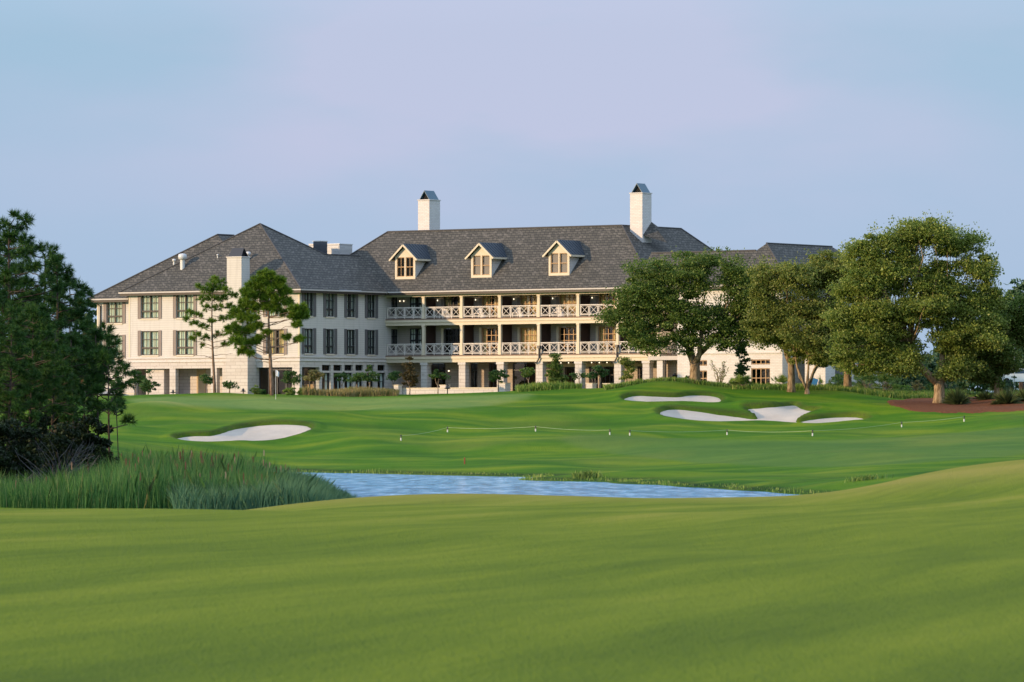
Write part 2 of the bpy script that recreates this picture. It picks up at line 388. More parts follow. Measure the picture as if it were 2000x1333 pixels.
# lattice: dense where the course is, coarse towards the horizon
def grow(a, b, s, g):
    o = []; x = a; d = s
    while (x < b if b > a else x > b):
        x = x + d if b > a else x - d; d *= g; o.append(x)
    return o
xs = np.array(sorted(grow(-52, -4000, .6, 1.22)) + list(np.arange(-52, 58.01, .3)) + grow(58, 4000, .6, 1.22))
ys = np.array(sorted(grow(5, -3000, 1.5, 1.3)) + list(np.arange(5, 205, .9)) + list(np.arange(205, 340, .55)) + list(np.arange(340, 436, .3)) + list(np.arange(436, 480, .6)) + grow(480, 9000, 1.2, 1.2))
GX, GY = np.meshgrid(xs, ys, indexing='ij')
GZ = T0(GX, GY)
Tpre = GZ.copy()
GZ, SHEETS = carve(GX, GY, GZ)
MSD = np.full(GX.shape, -9.0); _m = (GX > 20) & (GX < 60) & (GY > 370) & (GY < 450); MSD[_m] = sdist(GX[_m], GY[_m], MULCH)
def gz(x, y):
    i = int(np.clip(np.searchsorted(xs, x)-1, 0, len(xs)-2)); j = int(np.clip(np.searchsorted(ys, y)-1, 0, len(ys)-2))
    a = (x-xs[i])/(xs[i+1]-xs[i]); b = (y-ys[j])/(ys[j+1]-ys[j])
    return float(GZ[i,j]*(1-a)*(1-b)+GZ[i+1,j]*a*(1-b)+GZ[i,j+1]*(1-a)*b+GZ[i+1,j+1]*a*b)
def at(px, Y): return (px-1000)/F*Y
def spot(px, Y, dz=0.0):
    x = at(px, Y); return (x, Y, gz(x, Y)+dz)
def grid_mesh(name, Z, mask, mat, attrs={}):
    nx, ny = GX.shape; idx = np.arange(nx*ny).reshape(nx, ny)
    q = np.stack([idx[:-1,:-1], idx[1:,:-1], idx[1:,1:], idx[:-1,1:]], -1)
    if mask is not None:
        mm = mask[:-1,:-1] | mask[1:,:-1] | mask[1:,1:] | mask[:-1,1:]; q = q[mm]
    q = q.reshape(-1, 4); used, inv = np.unique(q.ravel(), return_inverse=True)
    V = np.stack([GX.ravel()[used], GY.ravel()[used], Z.ravel()[used]], 1)
    me = bpy.data.meshes.new(name); me.vertices.add(len(V)); me.vertices.foreach_set('co', V.ravel().astype(np.float32))
    me.loops.add(len(inv)); me.loops.foreach_set('vertex_index', inv.astype(np.int32))
    me.polygons.add(len(q)); me.polygons.foreach_set('loop_start', np.arange(0, len(inv), 4, dtype=np.int32)); me.polygons.foreach_set('loop_total', np.full(len(q), 4, dtype=np.int32))
    me.polygons.foreach_set('use_smooth', np.ones(len(q), bool))
    for k, A in attrs.items():
        at_ = me.attributes.new(k, 'FLOAT', 'POINT'); at_.data.foreach_set('value', A.ravel()[used].astype(np.float32))
    me.materials.append(mat); me.update(calc_edges=True)
    o = bpy.data.objects.new(name, me); return link(o)

# mown zones as soft masks on the ground (fairway tint, putting green tint, dry yellow crests, rough at bunker lips)
def zone(pts, ymin, soft):
    P = [ray(x, y, ymin) for x, y in smooth_poly(pts, 2)]
    d = np.full(GX.shape, -9.0); xx = [p[0] for p in P]; yy = [p[1] for p in P]
    m = (GX > min(xx)-8) & (GX < max(xx)+8) & (GY > min(yy)-25) & (GY < max(yy)+25)
    d[m] = sdist(GX[m], GY[m], P); return sstep(d, -soft, soft)
fair = np.maximum(zone([(1150,846),(1300,856),(1500,862),(1700,859),(1850,848),(2100,826),(2100,880),(1800,905),(1600,915),(1350,905),(1150,880),(1080,858)], 210, .5),
                  sstep(-GY, -140, -100))
green = zone([(235,782),(300,776),(420,773),(650,778),(800,777),(980,772),(1050,768),(1020,782),(940,796),(800,801),(600,802),(480,800),(380,795),(300,790)], 385, .7)
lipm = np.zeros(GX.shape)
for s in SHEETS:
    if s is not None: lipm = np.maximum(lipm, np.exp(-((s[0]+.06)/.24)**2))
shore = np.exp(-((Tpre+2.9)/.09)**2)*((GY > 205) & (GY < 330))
# ------------------------------------------------------------------ ground, sand, mulch, water
def lawn():
    t = NT('lawn'); A = lambda n: t.add('Attribute', attribute_name=n).outputs['Fac']
    rt = t.add('Mapping'); rt.inputs['Rotation'].default_value = (0,0,.55); t.l(t.coords((1,1,0)), rt.inputs[0]); v1 = t.add('Mapping'); v1.inputs['Scale'].default_value = (.085,.20,0); t.l(rt.outputs[0], v1.inputs[0]); v1 = v1.outputs[0]; v2 = t.coords((1.6,.35,0)); v3 = t.coords((9,2.2,0)); v4 = t.coords((.09,.045,0)); v5 = t.coords((38,9,0))
    n1 = t.noise(v1, 1, 4, .5); n2 = t.noise(v2, 1, 4, .55); n3 = t.noise(v3, 1, 5, .65); n4 = t.noise(v4, 1, 3, .5); n5 = t.noise(v5, 1, 3, .6)
    rough = t.ramp(n1, [(.30,(.038,.120,.003)),(.48,(.068,.172,.004)),(.68,(.165,.240,.008))])
    fairc = t.ramp(n1, [(.30,(.105,.195,.010)),(.50,(.165,.240,.016)),(.70,(.235,.290,.026))])
    greenc = t.ramp(n1, [(.30,(.125,.225,.05)),(.6,(.19,.27,.065)),(.75,(.28,.31,.085))])
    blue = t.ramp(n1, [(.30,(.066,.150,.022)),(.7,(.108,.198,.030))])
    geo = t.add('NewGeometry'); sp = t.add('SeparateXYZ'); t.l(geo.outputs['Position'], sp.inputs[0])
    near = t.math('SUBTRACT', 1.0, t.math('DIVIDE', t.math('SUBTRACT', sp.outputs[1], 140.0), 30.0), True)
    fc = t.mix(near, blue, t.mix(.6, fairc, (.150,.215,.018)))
    c = t.mix(A('fair'), rough, fc); c = t.mix(A('green'), c, greenc)
    dry = t.math('MULTIPLY', t.math('SUBTRACT', n4, .50), 2.6, True)
    c = t.mix(t.math('MULTIPLY', dry, .55), c, (.30,.29,.05))
    dk = t.math('MULTIPLY', t.math('SUBTRACT', n2, .48), 2.0, True)
    c = t.mix(t.math('MULTIPLY', dk, .45), c, t.mix(1.0, c, (.45,.58,.5), 'MULTIPLY'))
    c = t.mix(t.math('MULTIPLY', n3, .65), c, t.mix(1.0, c, (.55,.66,.5), 'MULTIPLY'))
    c = t.mix(t.math('MULTIPLY', t.math('SUBTRACT', n5, .47), 2.2, True), c, t.mix(1.0, c, (1.5,1.35,1.3), 'MULTIPLY'))
    v6 = t.add('Mapping', vector_type='TEXTURE'); v6.inputs['Rotation'].default_value = (0,0,-.24); v6.inputs['Scale'].default_value = (1.7,24,1); t.l(t.coords((1,1,0)), v6.inputs[0]); n6 = t.noise(v6.outputs[0], 1, 5, .55)
    v7 = t.add('Mapping', vector_type='TEXTURE'); v7.inputs['Rotation'].default_value = (0,0,-.20); v7.inputs['Scale'].default_value = (.28,3.2,1); t.l(t.coords((1,1,0)), v7.inputs[0]); n7 = t.noise(v7.outputs[0], 1, 4, .6)
    nn = t.math('ADD', t.math('MULTIPLY', n6, .75), t.math('MULTIPLY', n7, .25))
    dist = t.math('MULTIPLY', t.math('SUBTRACT', sp.outputs[1], 28.0), 1/60.0, True)
    nn = t.math('ADD', nn, t.math('MULTIPLY', t.math('SUBTRACT', dist, .5), .10))
    fgc = t.ramp(nn, [(.32,(.088,.138,.006)),(.47,(.134,.188,.008)),(.58,(.176,.225,.012)),(.70,(.25,.262,.030))])
    fgc = t.mix(t.math('MULTIPLY', n3, .45), fgc, t.mix(1.0, fgc, (.6,.7,.5), 'MULTIPLY'))
    crest = t.math('MULTIPLY', t.math('SUBTRACT', sp.outputs[1], 112.0), 1/12.0, True)
    fgc = t.mix(t.math('MULTIPLY', crest, t.math('MULTIPLY', n1, 1.15)), fgc, (.30,.26,.055))
    c = t.mix(near, c, fgc)
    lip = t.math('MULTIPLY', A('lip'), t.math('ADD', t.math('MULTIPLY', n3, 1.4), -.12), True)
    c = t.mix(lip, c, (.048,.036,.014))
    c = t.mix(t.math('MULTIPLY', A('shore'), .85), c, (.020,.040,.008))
    h = t.math('ADD', t.math('MULTIPLY', n3, .8), t.math('MULTIPLY', n5, .5))
    t.bump(h, .9, .12)
    t.base(c, .9, .08); pass
    return t.m
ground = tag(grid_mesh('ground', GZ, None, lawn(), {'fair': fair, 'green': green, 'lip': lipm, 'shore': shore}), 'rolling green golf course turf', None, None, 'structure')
t = NT('bunker_sand'); n1 = t.noise(t.coords((1,1,1)), 1.2, 5); n2 = t.noise(t.coords((14,3,1)), 1, 5, .7)
t.bump(t.math('ADD', n2, n1), .7, .08); n3 = t.noise(t.coords((.5,.18,1)), 1, 3); M['sand'] = t.base(t.mix(t.math('MULTIPLY', t.math('SUBTRACT', n3, .4), 1.6, True), t.mix(n2, (.46,.395,.33), (.66,.58,.49)), (.40,.34,.28)), .95, .1)
SANDL = ['lone white sand bunker on the left slope of the green', 'upper white sand bunker below the grassy mound', 'wide white sand bunker with two grass fingers on the right slope']
for s, lab in zip(SHEETS, SANDL):
    tag(grid_mesh('sand_bunker', s[1], s[0] > -.45, M['sand']), lab, None, None, 'structure')
t = NT('pine_straw'); n1 = t.noise(t.coords((6,2,1)), 1, 6, .75); n2 = t.noise(t.coords(), .6, 3)
t.bump(n1, 1.0, .08); M['straw'] = t.base(t.mix(n2, t.ramp(n1, [(.3,(.05,.018,.008)),(.55,(.17,.060,.024)),(.75,(.40,.18,.085))]), (.13,.05,.022)), .95, .1)
edge = .12*np.sin(GX*3.1)+.1*np.sin(GX*7.7+GY*2)
tag(grid_mesh('mulch_bed', GZ - .09 + .17*sstep(MSD+edge, -.3, .3), MSD > -1.2, M['straw']), 'red brown pine straw bed around the big oak', None, None, 'structure')
def water():
    t = NT('pond_water')
    v1 = t.coords((.9,1.1,1)); v2 = t.coords((3,4.0,1)); n1 = t.noise(v1, 1, 4, .6); n2 = t.noise(v2, 1, 4, .6)
    t.bump(t.math('ADD', t.math('MULTIPLY', n1, 1.0), t.math('MULTIPLY', n2, .45)), 1.0, .55)
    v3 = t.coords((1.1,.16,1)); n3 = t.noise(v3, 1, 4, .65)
    m = t.base(t.ramp(n3, [(.32,(.03,.13,.30)),(.5,(.13,.36,.64)),(.66,(.42,.68,.99))]), .11, .5); t.b.inputs['IOR'].default_value = 1.33  # light and dark ripple reflections painted into the base colour
    return m
mb = MB(); mb.poly((-90,140,-3.0),(80,140,-3.0),(80,330,-3.0),(-90,330,-3.0))
tag(mb.build('pond_water', water()), 'rippled blue pond below the green bank', None, None, 'structure')
# paved terrace in front of the hotel
# ------------------------------------------------------------------ the hotel
TH = R(36); CU, SU = math.cos(TH), math.sin(TH); Y0 = 463.0; X0 = (585-1000)/F*Y0
hotel = empty('hotel_building', (X0, Y0, 0), -TH)
tag(hotel, 'long pale three-storey hotel with brown shingle roofs and balconies', 'hotel')
def W(u, v): return (X0+CU*u+SU*v, Y0-SU*u+CU*v)
def uonv(px, v):
    r = (px-1000)/F; return (r*(Y0+CU*v)-X0-SU*v)/(CU+r*SU)
def vonu(px, u):
    r = (px-1000)/F; return (r*(Y0-SU*u)-X0-CU*u)/(SU-r*CU)
def zat(y, u, v): return (HZ-y)/F*(Y0-SU*u+CU*v)
Vb = 12.9; Vw = 14.7              # balcony front, balcony back wall
ZB = 1.6                          # footing, below ground
ZE = 12.15                        # main eave
def zv(px, y, v): return zat(y, uonv(px, v), v)

def sheet(mb, axis, c, a0, a1, z0, z1, holes, reveal, sgn=1):
    """wall sheet with openings and their reveals. axis 'v': plane v=c spanning u; axis 'u': plane u=c spanning v"""
    P = (lambda a, z, d=0: (a, c+d, z)) if axis == 'v' else (lambda a, z, d=0: (c-d, a, z))
    A = sorted({a0, a1, *[h[0] for h in holes], *[h[1] for h in holes]}); Z = sorted({z0, z1, *[h[2] for h in holes], *[h[3] for h in holes]})
    for i in range(len(A)-1):
        for j in range(len(Z)-1):
            am = (A[i]+A[i+1])/2; zm = (Z[j]+Z[j+1])/2
            if am < a0 or am > a1 or zm < z0 or zm > z1: continue
            if any(h[0] < am < h[1] and h[2] < zm < h[3] for h in holes): continue
            mb.poly(P(A[i],Z[j]), P(A[i+1],Z[j]), P(A[i+1],Z[j+1]), P(A[i],Z[j+1]))
    for h in holes:
        d = h[4] if len(h) > 4 else reveal
        mb.poly(P(h[0],h[2]),P(h[0],h[2],d),P(h[0],h[3],d),P(h[0],h[3])); mb.poly(P(h[1],h[2]),P(h[1],h[3]),P(h[1],h[3],d),P(h[1],h[2],d))
        mb.poly(P(h[0],h[3]),P(h[0],h[3],d),P(h[1],h[3],d),P(h[1],h[3])); mb.poly(P(h[0],h[2]),P(h[1],h[2]),P(h[1],h[2],d),P(h[0],h[2],d))
def lbox(mb, axis, c, a0, a1, d0, d1, z0, z1):
    """box at depth d0..d1 behind the wall plane"""
    if axis == 'v': mb.box(a0, a1, c+d0, c+d1, z0, z1)
    else: mb.box(c-d1, c-d0, a0, a1, z0, z1)

def window(axis, c, a0, a1, z0, z1, frame='bronze_frame', curtain='curtain_green', shutters='taupe_shutter', low=.30, cols=2, label=None, gap=None, depth=.10, sill=True, bars=True, full=False):
    """double window: outer frame, centre post, transom, muntins; children pane, curtain, shutters, sill"""
    mb = MB(); w = .075; d0, d1 = depth-.05, depth+.05
    lbox(mb, axis, c, a0, a0+w, d0, d1, z0, z1); lbox(mb, axis, c, a1-w, a1, d0, d1, z0, z1)
    lbox(mb, axis, c, a0+w, a1-w, d0, d1, z1-w, z1); lbox(mb, axis, c, a0+w, a1-w, d0, d1, z0, z0+w)
    cen = [(a0+a1)/2] if cols == 2 else ([a0+(a1-a0)*k/cols for k in range(1, cols)])
    for x in cen: lbox(mb, axis, c, x-.075, x+.075, d0-.01, d1, z0+w, z1-w)
    zt = z0+(z1-z0)*low
    edges = [a0+w]+sum([[x-.075, x+.075] for x in cen], [])+[a1-w]
    for k in range(0, len(edges), 2):
        e0, e1 = edges[k], edges[k+1]
        if low: lbox(mb, axis, c, e0, e1, d0-.006, d1-.01, zt-.07, zt+.07)
        if bars:
            zu0 = zt+.07 if low else z0+w
            xm = (e0+e1)/2; lbox(mb, axis, c, xm-.018, xm+.018, d0+.02, d1-.02, z0+w, z1-w)
            n = 1 if low else 3
            for q in range(1, n+1):
                zz = zu0+(z1-w-zu0)*q/(n+1); lbox(mb, axis, c, e0, e1, d0+.024, d1-.024, zz-(.03 if n == 1 else .018), zz+(.03 if n == 1 else .018))
    win = mb.build('window', M[frame], hotel)
    if label: win['label'] = label
    g = MB(); dd = depth+.055
    if axis == 'v': g.poly((a0+.02,c+dd,z0+.02),(a1-.02,c+dd,z0+.02),(a1-.02,c+dd,z1-.02),(a0+.02,c+dd,z1-.02))
    else: g.poly((c-dd,a0+.02,z0+.02),(c-dd,a1-.02,z0+.02),(c-dd,a1-.02,z1-.02),(c-dd,a0+.02,z1-.02))
    g.build('pane', M['glass'], win)
    cu = MB(); n = int((a1-a0)/.06); pts = []
    for i in range(n+1):
        a = a0-.02+(a1-a0+.04)*i/n; pts.append((a, depth+.13+.035*math.sin(i*1.9)+.02*math.sin(i*.7)))
    gaps = gap or ()
    for i in range(n):
        am = (pts[i][0]-a0)/(a1-a0)
        if any(g0 < am < g1 for g0, g1 in gaps): continue
        (x0, e0), (x1, e1) = pts[i], pts[i+1]
        if axis == 'v': cu.poly((x0,c+e0,z0-.02),(x1,c+e1,z0-.02),(x1,c+e1,z1+.02),(x0,c+e0,z1+.02))
        else: cu.poly((c-e0,x0,z0-.02),(c-e1,x1,z0-.02),(c-e1,x1,z1+.02),(c-e0,x0,z1+.02))
    if cu.f: cu.build('curtain', M[curtain], win, smooth=False)
    if gaps or not cu.f:
        bk = MB(); D = depth+.45
        lbox(bk, axis, c, a0-(.8 if axis == 'v' else .1), a1+(.95 if axis == 'u' else .1), D, D+.05, z0-.15, z1+.2)
        bk.build('room_back', M['interior_dark'], win)
    if shutters:
        sw = .36
        for (b0, b1) in ((a0-.03-sw, a0-.03), (a1+.03, a1+.03+sw)):
            s = MB(); lbox(s, axis, c, b0, b1, -.05, -.004, z0-.04, z1+.04)
            lbox(s, axis, c, b0, b0+.05, -.065, -.05, z0-.04, z1+.04); lbox(s, axis, c, b1-.05, b1, -.065, -.05, z0-.04, z1+.04)
            for zz in (z0-.04, (z0+z1)/2-.03, z1-.02): lbox(s, axis, c, b0+.05, b1-.05, -.065, -.05, zz, zz+.06)
            s.build('shutter', M[shutters], win)
    if sill:
        s = MB(); lbox(s, axis, c, a0-.06, a1+.06, -.07, .04, z0-.13, z0-.043); s.build('sill', M['cream_trim'], win)
    return win

uAL = uonv(252, 0.0)                          # left corner of the front wing
zs_ = lambda px, y: zv(px, y, 0.0)
# ---- front wing, front wall
A1 = [zs_(277,622.5), zs_(277,576)]; A2 = [zs_(277,694.5), zs_(277,647)]
wins = [(276,309.5),(345,378),(521,554.5)]
Z2 = zs_(300,700); Z1t = zs_(263,721)
upper = []; 
for p0, p1 in wins:
    for za, zb in (A1, A2): upper.append((uonv(p0,0), uonv(p1,0), za, zb, .35))
mb = MB(); sheet(mb, 'v', 0.0, uAL, 0.0, Z2, ZE, upper, .35)
# side wall upper
sidepx = [(594.5,611.5),(636.5,652.5),(677.5,693.5),(717.5,732.5)]
S1 = [zat(617.5,0,.8), zat(569.5,0,.8)]; S2 = [zat(690.5,0,.8), zat(642,0,.8)]
sh = []
for p0, p1 in sidepx:
    for za, zb in (S1, S2): sh.append((vonu(p0,0), vonu(p1,0), za, zb, .35))
bw = [(vonu(764.5,0), vonu(777,0), z_+.5, z_+2.45, .3) for z_ in (zv(828,622.5,Vb), zv(828,694,Vb))]
sheet(mb, 'u', 0.0, 0.0, Vw+.02, Z2, ZE, sh+bw, .35)
mb.build('wall', M['lap_siding'], hotel)
for k, (p0, p1) in enumerate(wins):
    for j, (za, zb) in enumerate((A1, A2)):
        window('v', 0.0, uonv(p0,0), uonv(p1,0), za, zb, curtain='curtain_cream' if (k == 2 and j == 1) else 'curtain_green', gap=((.30,.62),) if (k == 2 and j == 1) else None)
for k, (p0, p1) in enumerate(sidepx):
    for j, (za, zb) in enumerate((S1, S2)):
        gp = [((.0,.30),(.85,1.1)), ((.0,.18),), ((.35,.55),), ((.1,.3),(.8,1.1))][(k+j) % 4]
        window('u', 0.0, vonu(p0,0), vonu(p1,0), za, zb, frame='dark_frame', curtain='curtain_grey', shutters='grey_shutter', gap=gp)
for h in bw: window('u', 0.0, h[0], h[1], h[2], h[3], frame='dark_frame', curtain='curtain_grey', shutters=None, gap=((.0,.3),), sill=False)
# stone ground floor of front wing: openings lead into open loggias
zg = 2.55
G = lambda p0, p1: (uonv(p0,0), uonv(p1,0))
opF = [(*G(263,332), zg, Z1t, .45), (*G(343.5,412.5), zg, zs_(380,720), .45), (*G(424,435), zg, zs_(430,719), .45), (*G(501,571.5), zg, zs_(530,718), .45)]
mb = MB(); sheet(mb, 'v', -.06, uAL-.05, .06, ZB, Z2, opF, .45)
V_ = lambda p: vonu(p, 0.0)
opS = [(V_(589), V_(623), 2.7, zat(717.5,0,1.5), .45)]
tall = [(628,645),(650.5,667),(672,688),(693.5,708.5),(715,730),(736.5,752)]
for a, b in tall:
    opS.append((V_(a), V_(b), 2.95, zat(757-28.5,0,V_(a)), .3)); opS.append((V_(a), V_(b), zat(724.5,0,V_(a)), zat(713,0,V_(a)), .3))
sheet(mb, 'u', .06, -.06, Vw+.62, ZB, Z2, opS, .3)
mb.poly((uAL-.05,-.06,Z2),(.06,-.06,Z2),(.06,-.0,Z2),(uAL-.05,-.0,Z2)); mb.poly((.0,-.06,Z2),(.06,-.06,Z2),(.06,Vw,Z2),(.0,Vw,Z2))
mb.poly((uAL-.05,-.06,ZB),(uAL-.05,-.06,Z2),(uAL-.05,1.4,Z2),(uAL-.05,1.4,ZB))
mb.build('stone_base', M['pale_stone'], hotel)
b = MB()                                            # band course
b.box(uAL-.12, .13, -.13, -.061, Z2-.38, Z2-.22); b.box(uAL-.12, .15, -.15, -.061, Z2-.05, Z2+.06)
b.box(.061, .13, -.061, Vb+.2, Z2-.38, Z2-.22); b.box(.061, .15, -.061, Vb+.2, Z2-.05, Z2+.06)
b.build('band_course', M['white_brick'], hotel)
# loggia interior: back walls, ceiling, floor
uM = uonv(437,0)
l = MB(); l.poly((uAL,2.6,zg-.2),(uM+.3,2.6,zg-.2),(uM+.3,2.6,Z2),(uAL,2.6,Z2))
l.poly((uAL,.39,zg),(uAL,2.6,zg),(uAL,2.6,Z2),(uAL,.39,Z2)); l.poly((uM+.3,.39,zg),(uM+.3,.39,Z2),(uM+.3,2.6,Z2),(uM+.3,2.6,zg))
us = uonv(299, 1.4); l.box(us, uonv(334,1.4), .39, 2.6, zg, Z2-.3)
l.build('loggia_wall', M['pale_stone'], hotel)
l = MB(); l.poly((uAL,.39,Z1t+.25),(uM+.3,.39,Z1t+.25),(uM+.3,2.6,Z1t+.25),(uAL,2.6,Z1t+.25)); l.build('loggia_ceiling', M['ceiling_paint'], hotel)
l = MB(); l.poly((uAL,-.05,zg),(0,-.05,zg),(0,6,zg),(uAL,6,zg)); l.build('loggia_floor', M['tan_stone'], hotel)
d = MB(); ud0, ud1 = uonv(387,2.6), uonv(400,2.6); d.box(ud0, ud1, 2.52, 2.58, zg, zg+2.35)
for q in (0,1): d.box(ud0-.1 if q == 0 else ud1+.01, ud0-.01 if q == 0 else ud1+.1, 2.50, 2.59, zg, zg+2.45)
d.build('door', M['tan_frame'], hotel)
# glazed room behind the wide openings
uR0 = uonv(497,0)
r = MB(); r.poly((uR0,5.5,zg),(0-.3,5.5,zg),(-.3,5.5,Z2),(uR0,5.5,Z2)); r.poly((uR0,.39,zg),(uR0,5.5,zg),(uR0,5.5,Z2),(uR0,.39,Z2))
r.poly((-3.4,5.5,zg),(-3.4,Vw+.5,zg),(-3.4,Vw+.5,Z2),(-3.4,5.5,Z2)); r.poly((-3.4,Vw+.5,zg),(-.2,Vw+.5,zg),(-.2,Vw+.5,Z2),(-3.4,Vw+.5,Z2)); r.poly((uR0,.39,Z2-.5),(-.27,.39,Z2-.5),(-.27,Vw+.5,Z2-.5),(uR0,Vw+.5,Z2-.5))
r.build('room_back', M['interior_warm'], hotel)
fu = MB()
for k in range(5):
    x = uR0+.6+k*.75; fu.box(x, x+.55, 3.2, 3.7, zg, zg+.45); fu.box(x, x+.55, 3.65, 3.75, zg+.45, zg+1.0)
fu.build('lounge_seating', M['wood_frame'], hotel)
def glazing(axis, c, a0, a1, z0, z1, frame, cols, rows, name='window', label=None, depth=.2, back=None, curt=None):
    m = MB(); w = .06
    for k in range(cols+1):
        x = a0+(a1-a0)*k/cols; h = w if k in (0, cols) else .035; lbox(m, axis, c, max(a0,x-h), min(a1,x+h), depth, depth+.07, z0, z1)
    xs_ = [a0+(a1-a0)*k/cols for k in range(cols+1)]
    for k in range(cols):
        for z in rows: lbox(m, axis, c, xs_[k]+(w if k == 0 else .035), xs_[k+1]-(w if k == cols-1 else .035), depth+.01, depth+.06, z-.03, z+.03)
    o = m.build(name, M[frame], hotel)
    if label: o['label'] = label
    g = MB(); dd = depth+.08
    if axis == 'v': g.poly((a0,c+dd,z0),(a1,c+dd,z0),(a1,c+dd,z1),(a0,c+dd,z1))
    else: g.poly((c-dd,a0,z0),(c-dd,a1,z0),(c-dd,a1,z1),(c-dd,a0,z1))
    g.build('pane', M['glass'], o)
    if curt:
        cu = MB(); n = max(4, int((a1-a0)/.07))
        for i in range(n):
            f0, f1 = i/n, (i+1)/n
            if not (f0 < curt[1] or f1 > curt[2]): continue
            x0, x1 = a0+(a1-a0)*f0, a0+(a1-a0)*f1; e0, e1 = depth+.22+.04*math.sin(i*2.1), depth+.22+.04*math.sin((i+1)*2.1)
            if axis == 'v': cu.poly((x0,c+e0,z0),(x1,c+e1,z0),(x1,c+e1,z1),(x0,c+e0,z1))
            else: cu.poly((c-e0,x0,z0),(c-e1,x1,z0),(c-e1,x1,z1),(c-e0,x0,z1))
        cu.build('curtain', M[curt[0]], o)
    if back:
        bk = MB(); lbox(bk, axis, c, a0-.05, a1+.05, depth+back, depth+back+.05, z0-.05, z1+.05)
        if axis == 'v':
            bk.box(a0-.06,a0-.01,c+depth+.1,c+depth+back,z0,z1); bk.box(a1+.01,a1+.06,c+depth+.1,c+depth+back,z0,z1)
        bk.build('room_back', M['interior_warm' if back > 1.5 else 'interior_dark'], o)
    return o
a0, a1 = G(501.5,571); glazing('v', 0, a0, a1, zg, opF[3][3], 'dark_metal', 4, [zg+.06, zg+2.3, opF[3][3]-.05], depth=.40)
a0, a1 = V_(589), V_(623); glazing('u', 0, a0, a1, 2.7, opS[0][3], 'dark_metal', 3, [2.75, 2.7+2.3, opS[0][3]-.05], depth=.40)
for k, (p, q) in enumerate(tall):
    h = opS[1+2*k]; h2 = opS[2+2*k]
    glazing('u', 0.06, h[0], h[1], h[2], h[3], 'dark_frame', 2, [h[2]+.05, h[2]+.9, h[3]-.03], depth=.2, curt=('curtain_grey', .28 if k % 2 else .12, .72 if k != 1 else .9))
    glazing('u', 0.06, h2[0], h2[1], h2[2], h2[3], 'dark_frame', 2, [h2[2]+.03, h2[3]-.03], depth=.2)
# ---- left block, set back
vB = .9; uBL = uonv(190, vB)
B1 = [zv(223,631.5,vB), zv(223,587.5,vB)]; B2 = [zv(223,699.6,vB), zv(223,655.5,vB)]; ZEB = zv(200,586,vB)
holes = [(uonv(209,vB), uonv(239,vB), *B1, .35), (uonv(209,vB), uonv(239,vB), *B2, .35)]
mb = MB(); sheet(mb, 'v', vB, uBL, uAL+.4, ZB, ZEB+.3, holes, .35)
mb.poly((uBL,vB,ZB),(uBL,vB,ZEB),(uBL,16,ZEB),(uBL,16,ZB)); mb.build('wall', M['lap_siding'], hotel)
for z in (B1, B2): window('v', vB, uonv(209,vB), uonv(239,vB), z[0], z[1])
c = MB()
for (x, y) in ((uAL, 0), (0, 0)): c.box(x-.02, x+.14, y-.025, y-.003, Z2+.07, ZE) if x < -1 else c.box(x-.15, x+.025, y-.025, y-.003, Z2+.07, ZE)
c.box(.003, .025, -.0249, .13, Z2+.07, ZE); c.box(uBL-.02, uBL+.14, vB-.025, vB-.003, 2, ZEB); c.build('corner_board', M['cream_trim'], hotel)
# ---- roofs
rf = MB()
eo = .6; dA = 7.8; uA0, uA1 = uonv(234, -eo), eo; ua = uonv(508, 7.2); ap = (ua, 7.2, zat(438, ua, 7.2))
zt = 15.62; hR = (ap[2]-ZE); pr = hR/(uA1-ua)
f0, f1 = (uA0,-eo,ZE), (uA1,-eo,ZE)
rf.poly(f0, f1, ap)
ut = uA1-(zt-ZE)/pr; vb = 15.0; k = (ap[2]-zt)/hR; hp = (ua+(uA1-ua)*k, 7.2+(vb-7.2)*k, zt)
uE = 30.4; Vc = Vb-.6; pC = 1.0
vv = Vc+(zt-ZE)/pC
rf.poly(f1, (uA1,Vc,ZE), (ut,vv,zt), hp, ap)
rf.poly(f0, ap, (uA0,vb,ZE)); rf.poly(ap, hp, (ua-(ua-uA0)*k, hp[1], zt), ap)if False else rf.poly(ap, hp, (ua-(ua-uA0)*k, hp[1], zt))
rf.poly((uA0,vb,ZE), ap, (ua-(ua-uA0)*k, hp[1], zt))
rf.poly(hp, (ut,vv,zt), (ut-8,vv,zt), (ut-8,hp[1],zt))
rfo = rf.build('roof', M['shingles'], hotel); rfo['label'] = 'pyramid roof over the front wing'
# central roof
zr = zat(441, 23.1, 17.9); hC = zr-ZE; vr = Vc+hC/pC; ur1 = uonv(1215, vr); ur0 = uonv(757, vr)
rc = MB(); lz = (zr-zt)/hC
rc.poly((uA1,Vc,ZE), (uE,Vc,ZE), (ur1,vr,zr), (ur0,vr,zr), (ur0-7.3*lz, vr-hC*lz, zt-.01), (ut,vv,zt-.01))
v2 = vonu(1330, ur1)
rc.poly((uE,Vc,ZE), (uE,v2+4,ZE), (ur1,v2,zr), (ur1,vr,zr))
rc.poly((uE,v2+4,ZE), (ur1-7,v2+4,ZE), (ur1,v2,zr)); rc.poly((ur1,vr,zr),(ur1,v2,zr),(ur1-7,v2+4,ZE),(ur1-7,vr+hC,ZE))
rc.poly((ur0,vr,zr),(ur1,vr,zr),(ur1-7,vr+hC,ZE),(ur0,vr+hC,ZE)); rc.poly((ur0,vr,zr),(ur0,vr+hC,ZE),(ur0-7.3,vr+hC,ZE),(ur0-7.3*lz, vr-hC*lz, zt-.01))
rco = rc.build('roof', M['shingles'], hotel); rco['label'] = 'long shingle roof with three dormers'
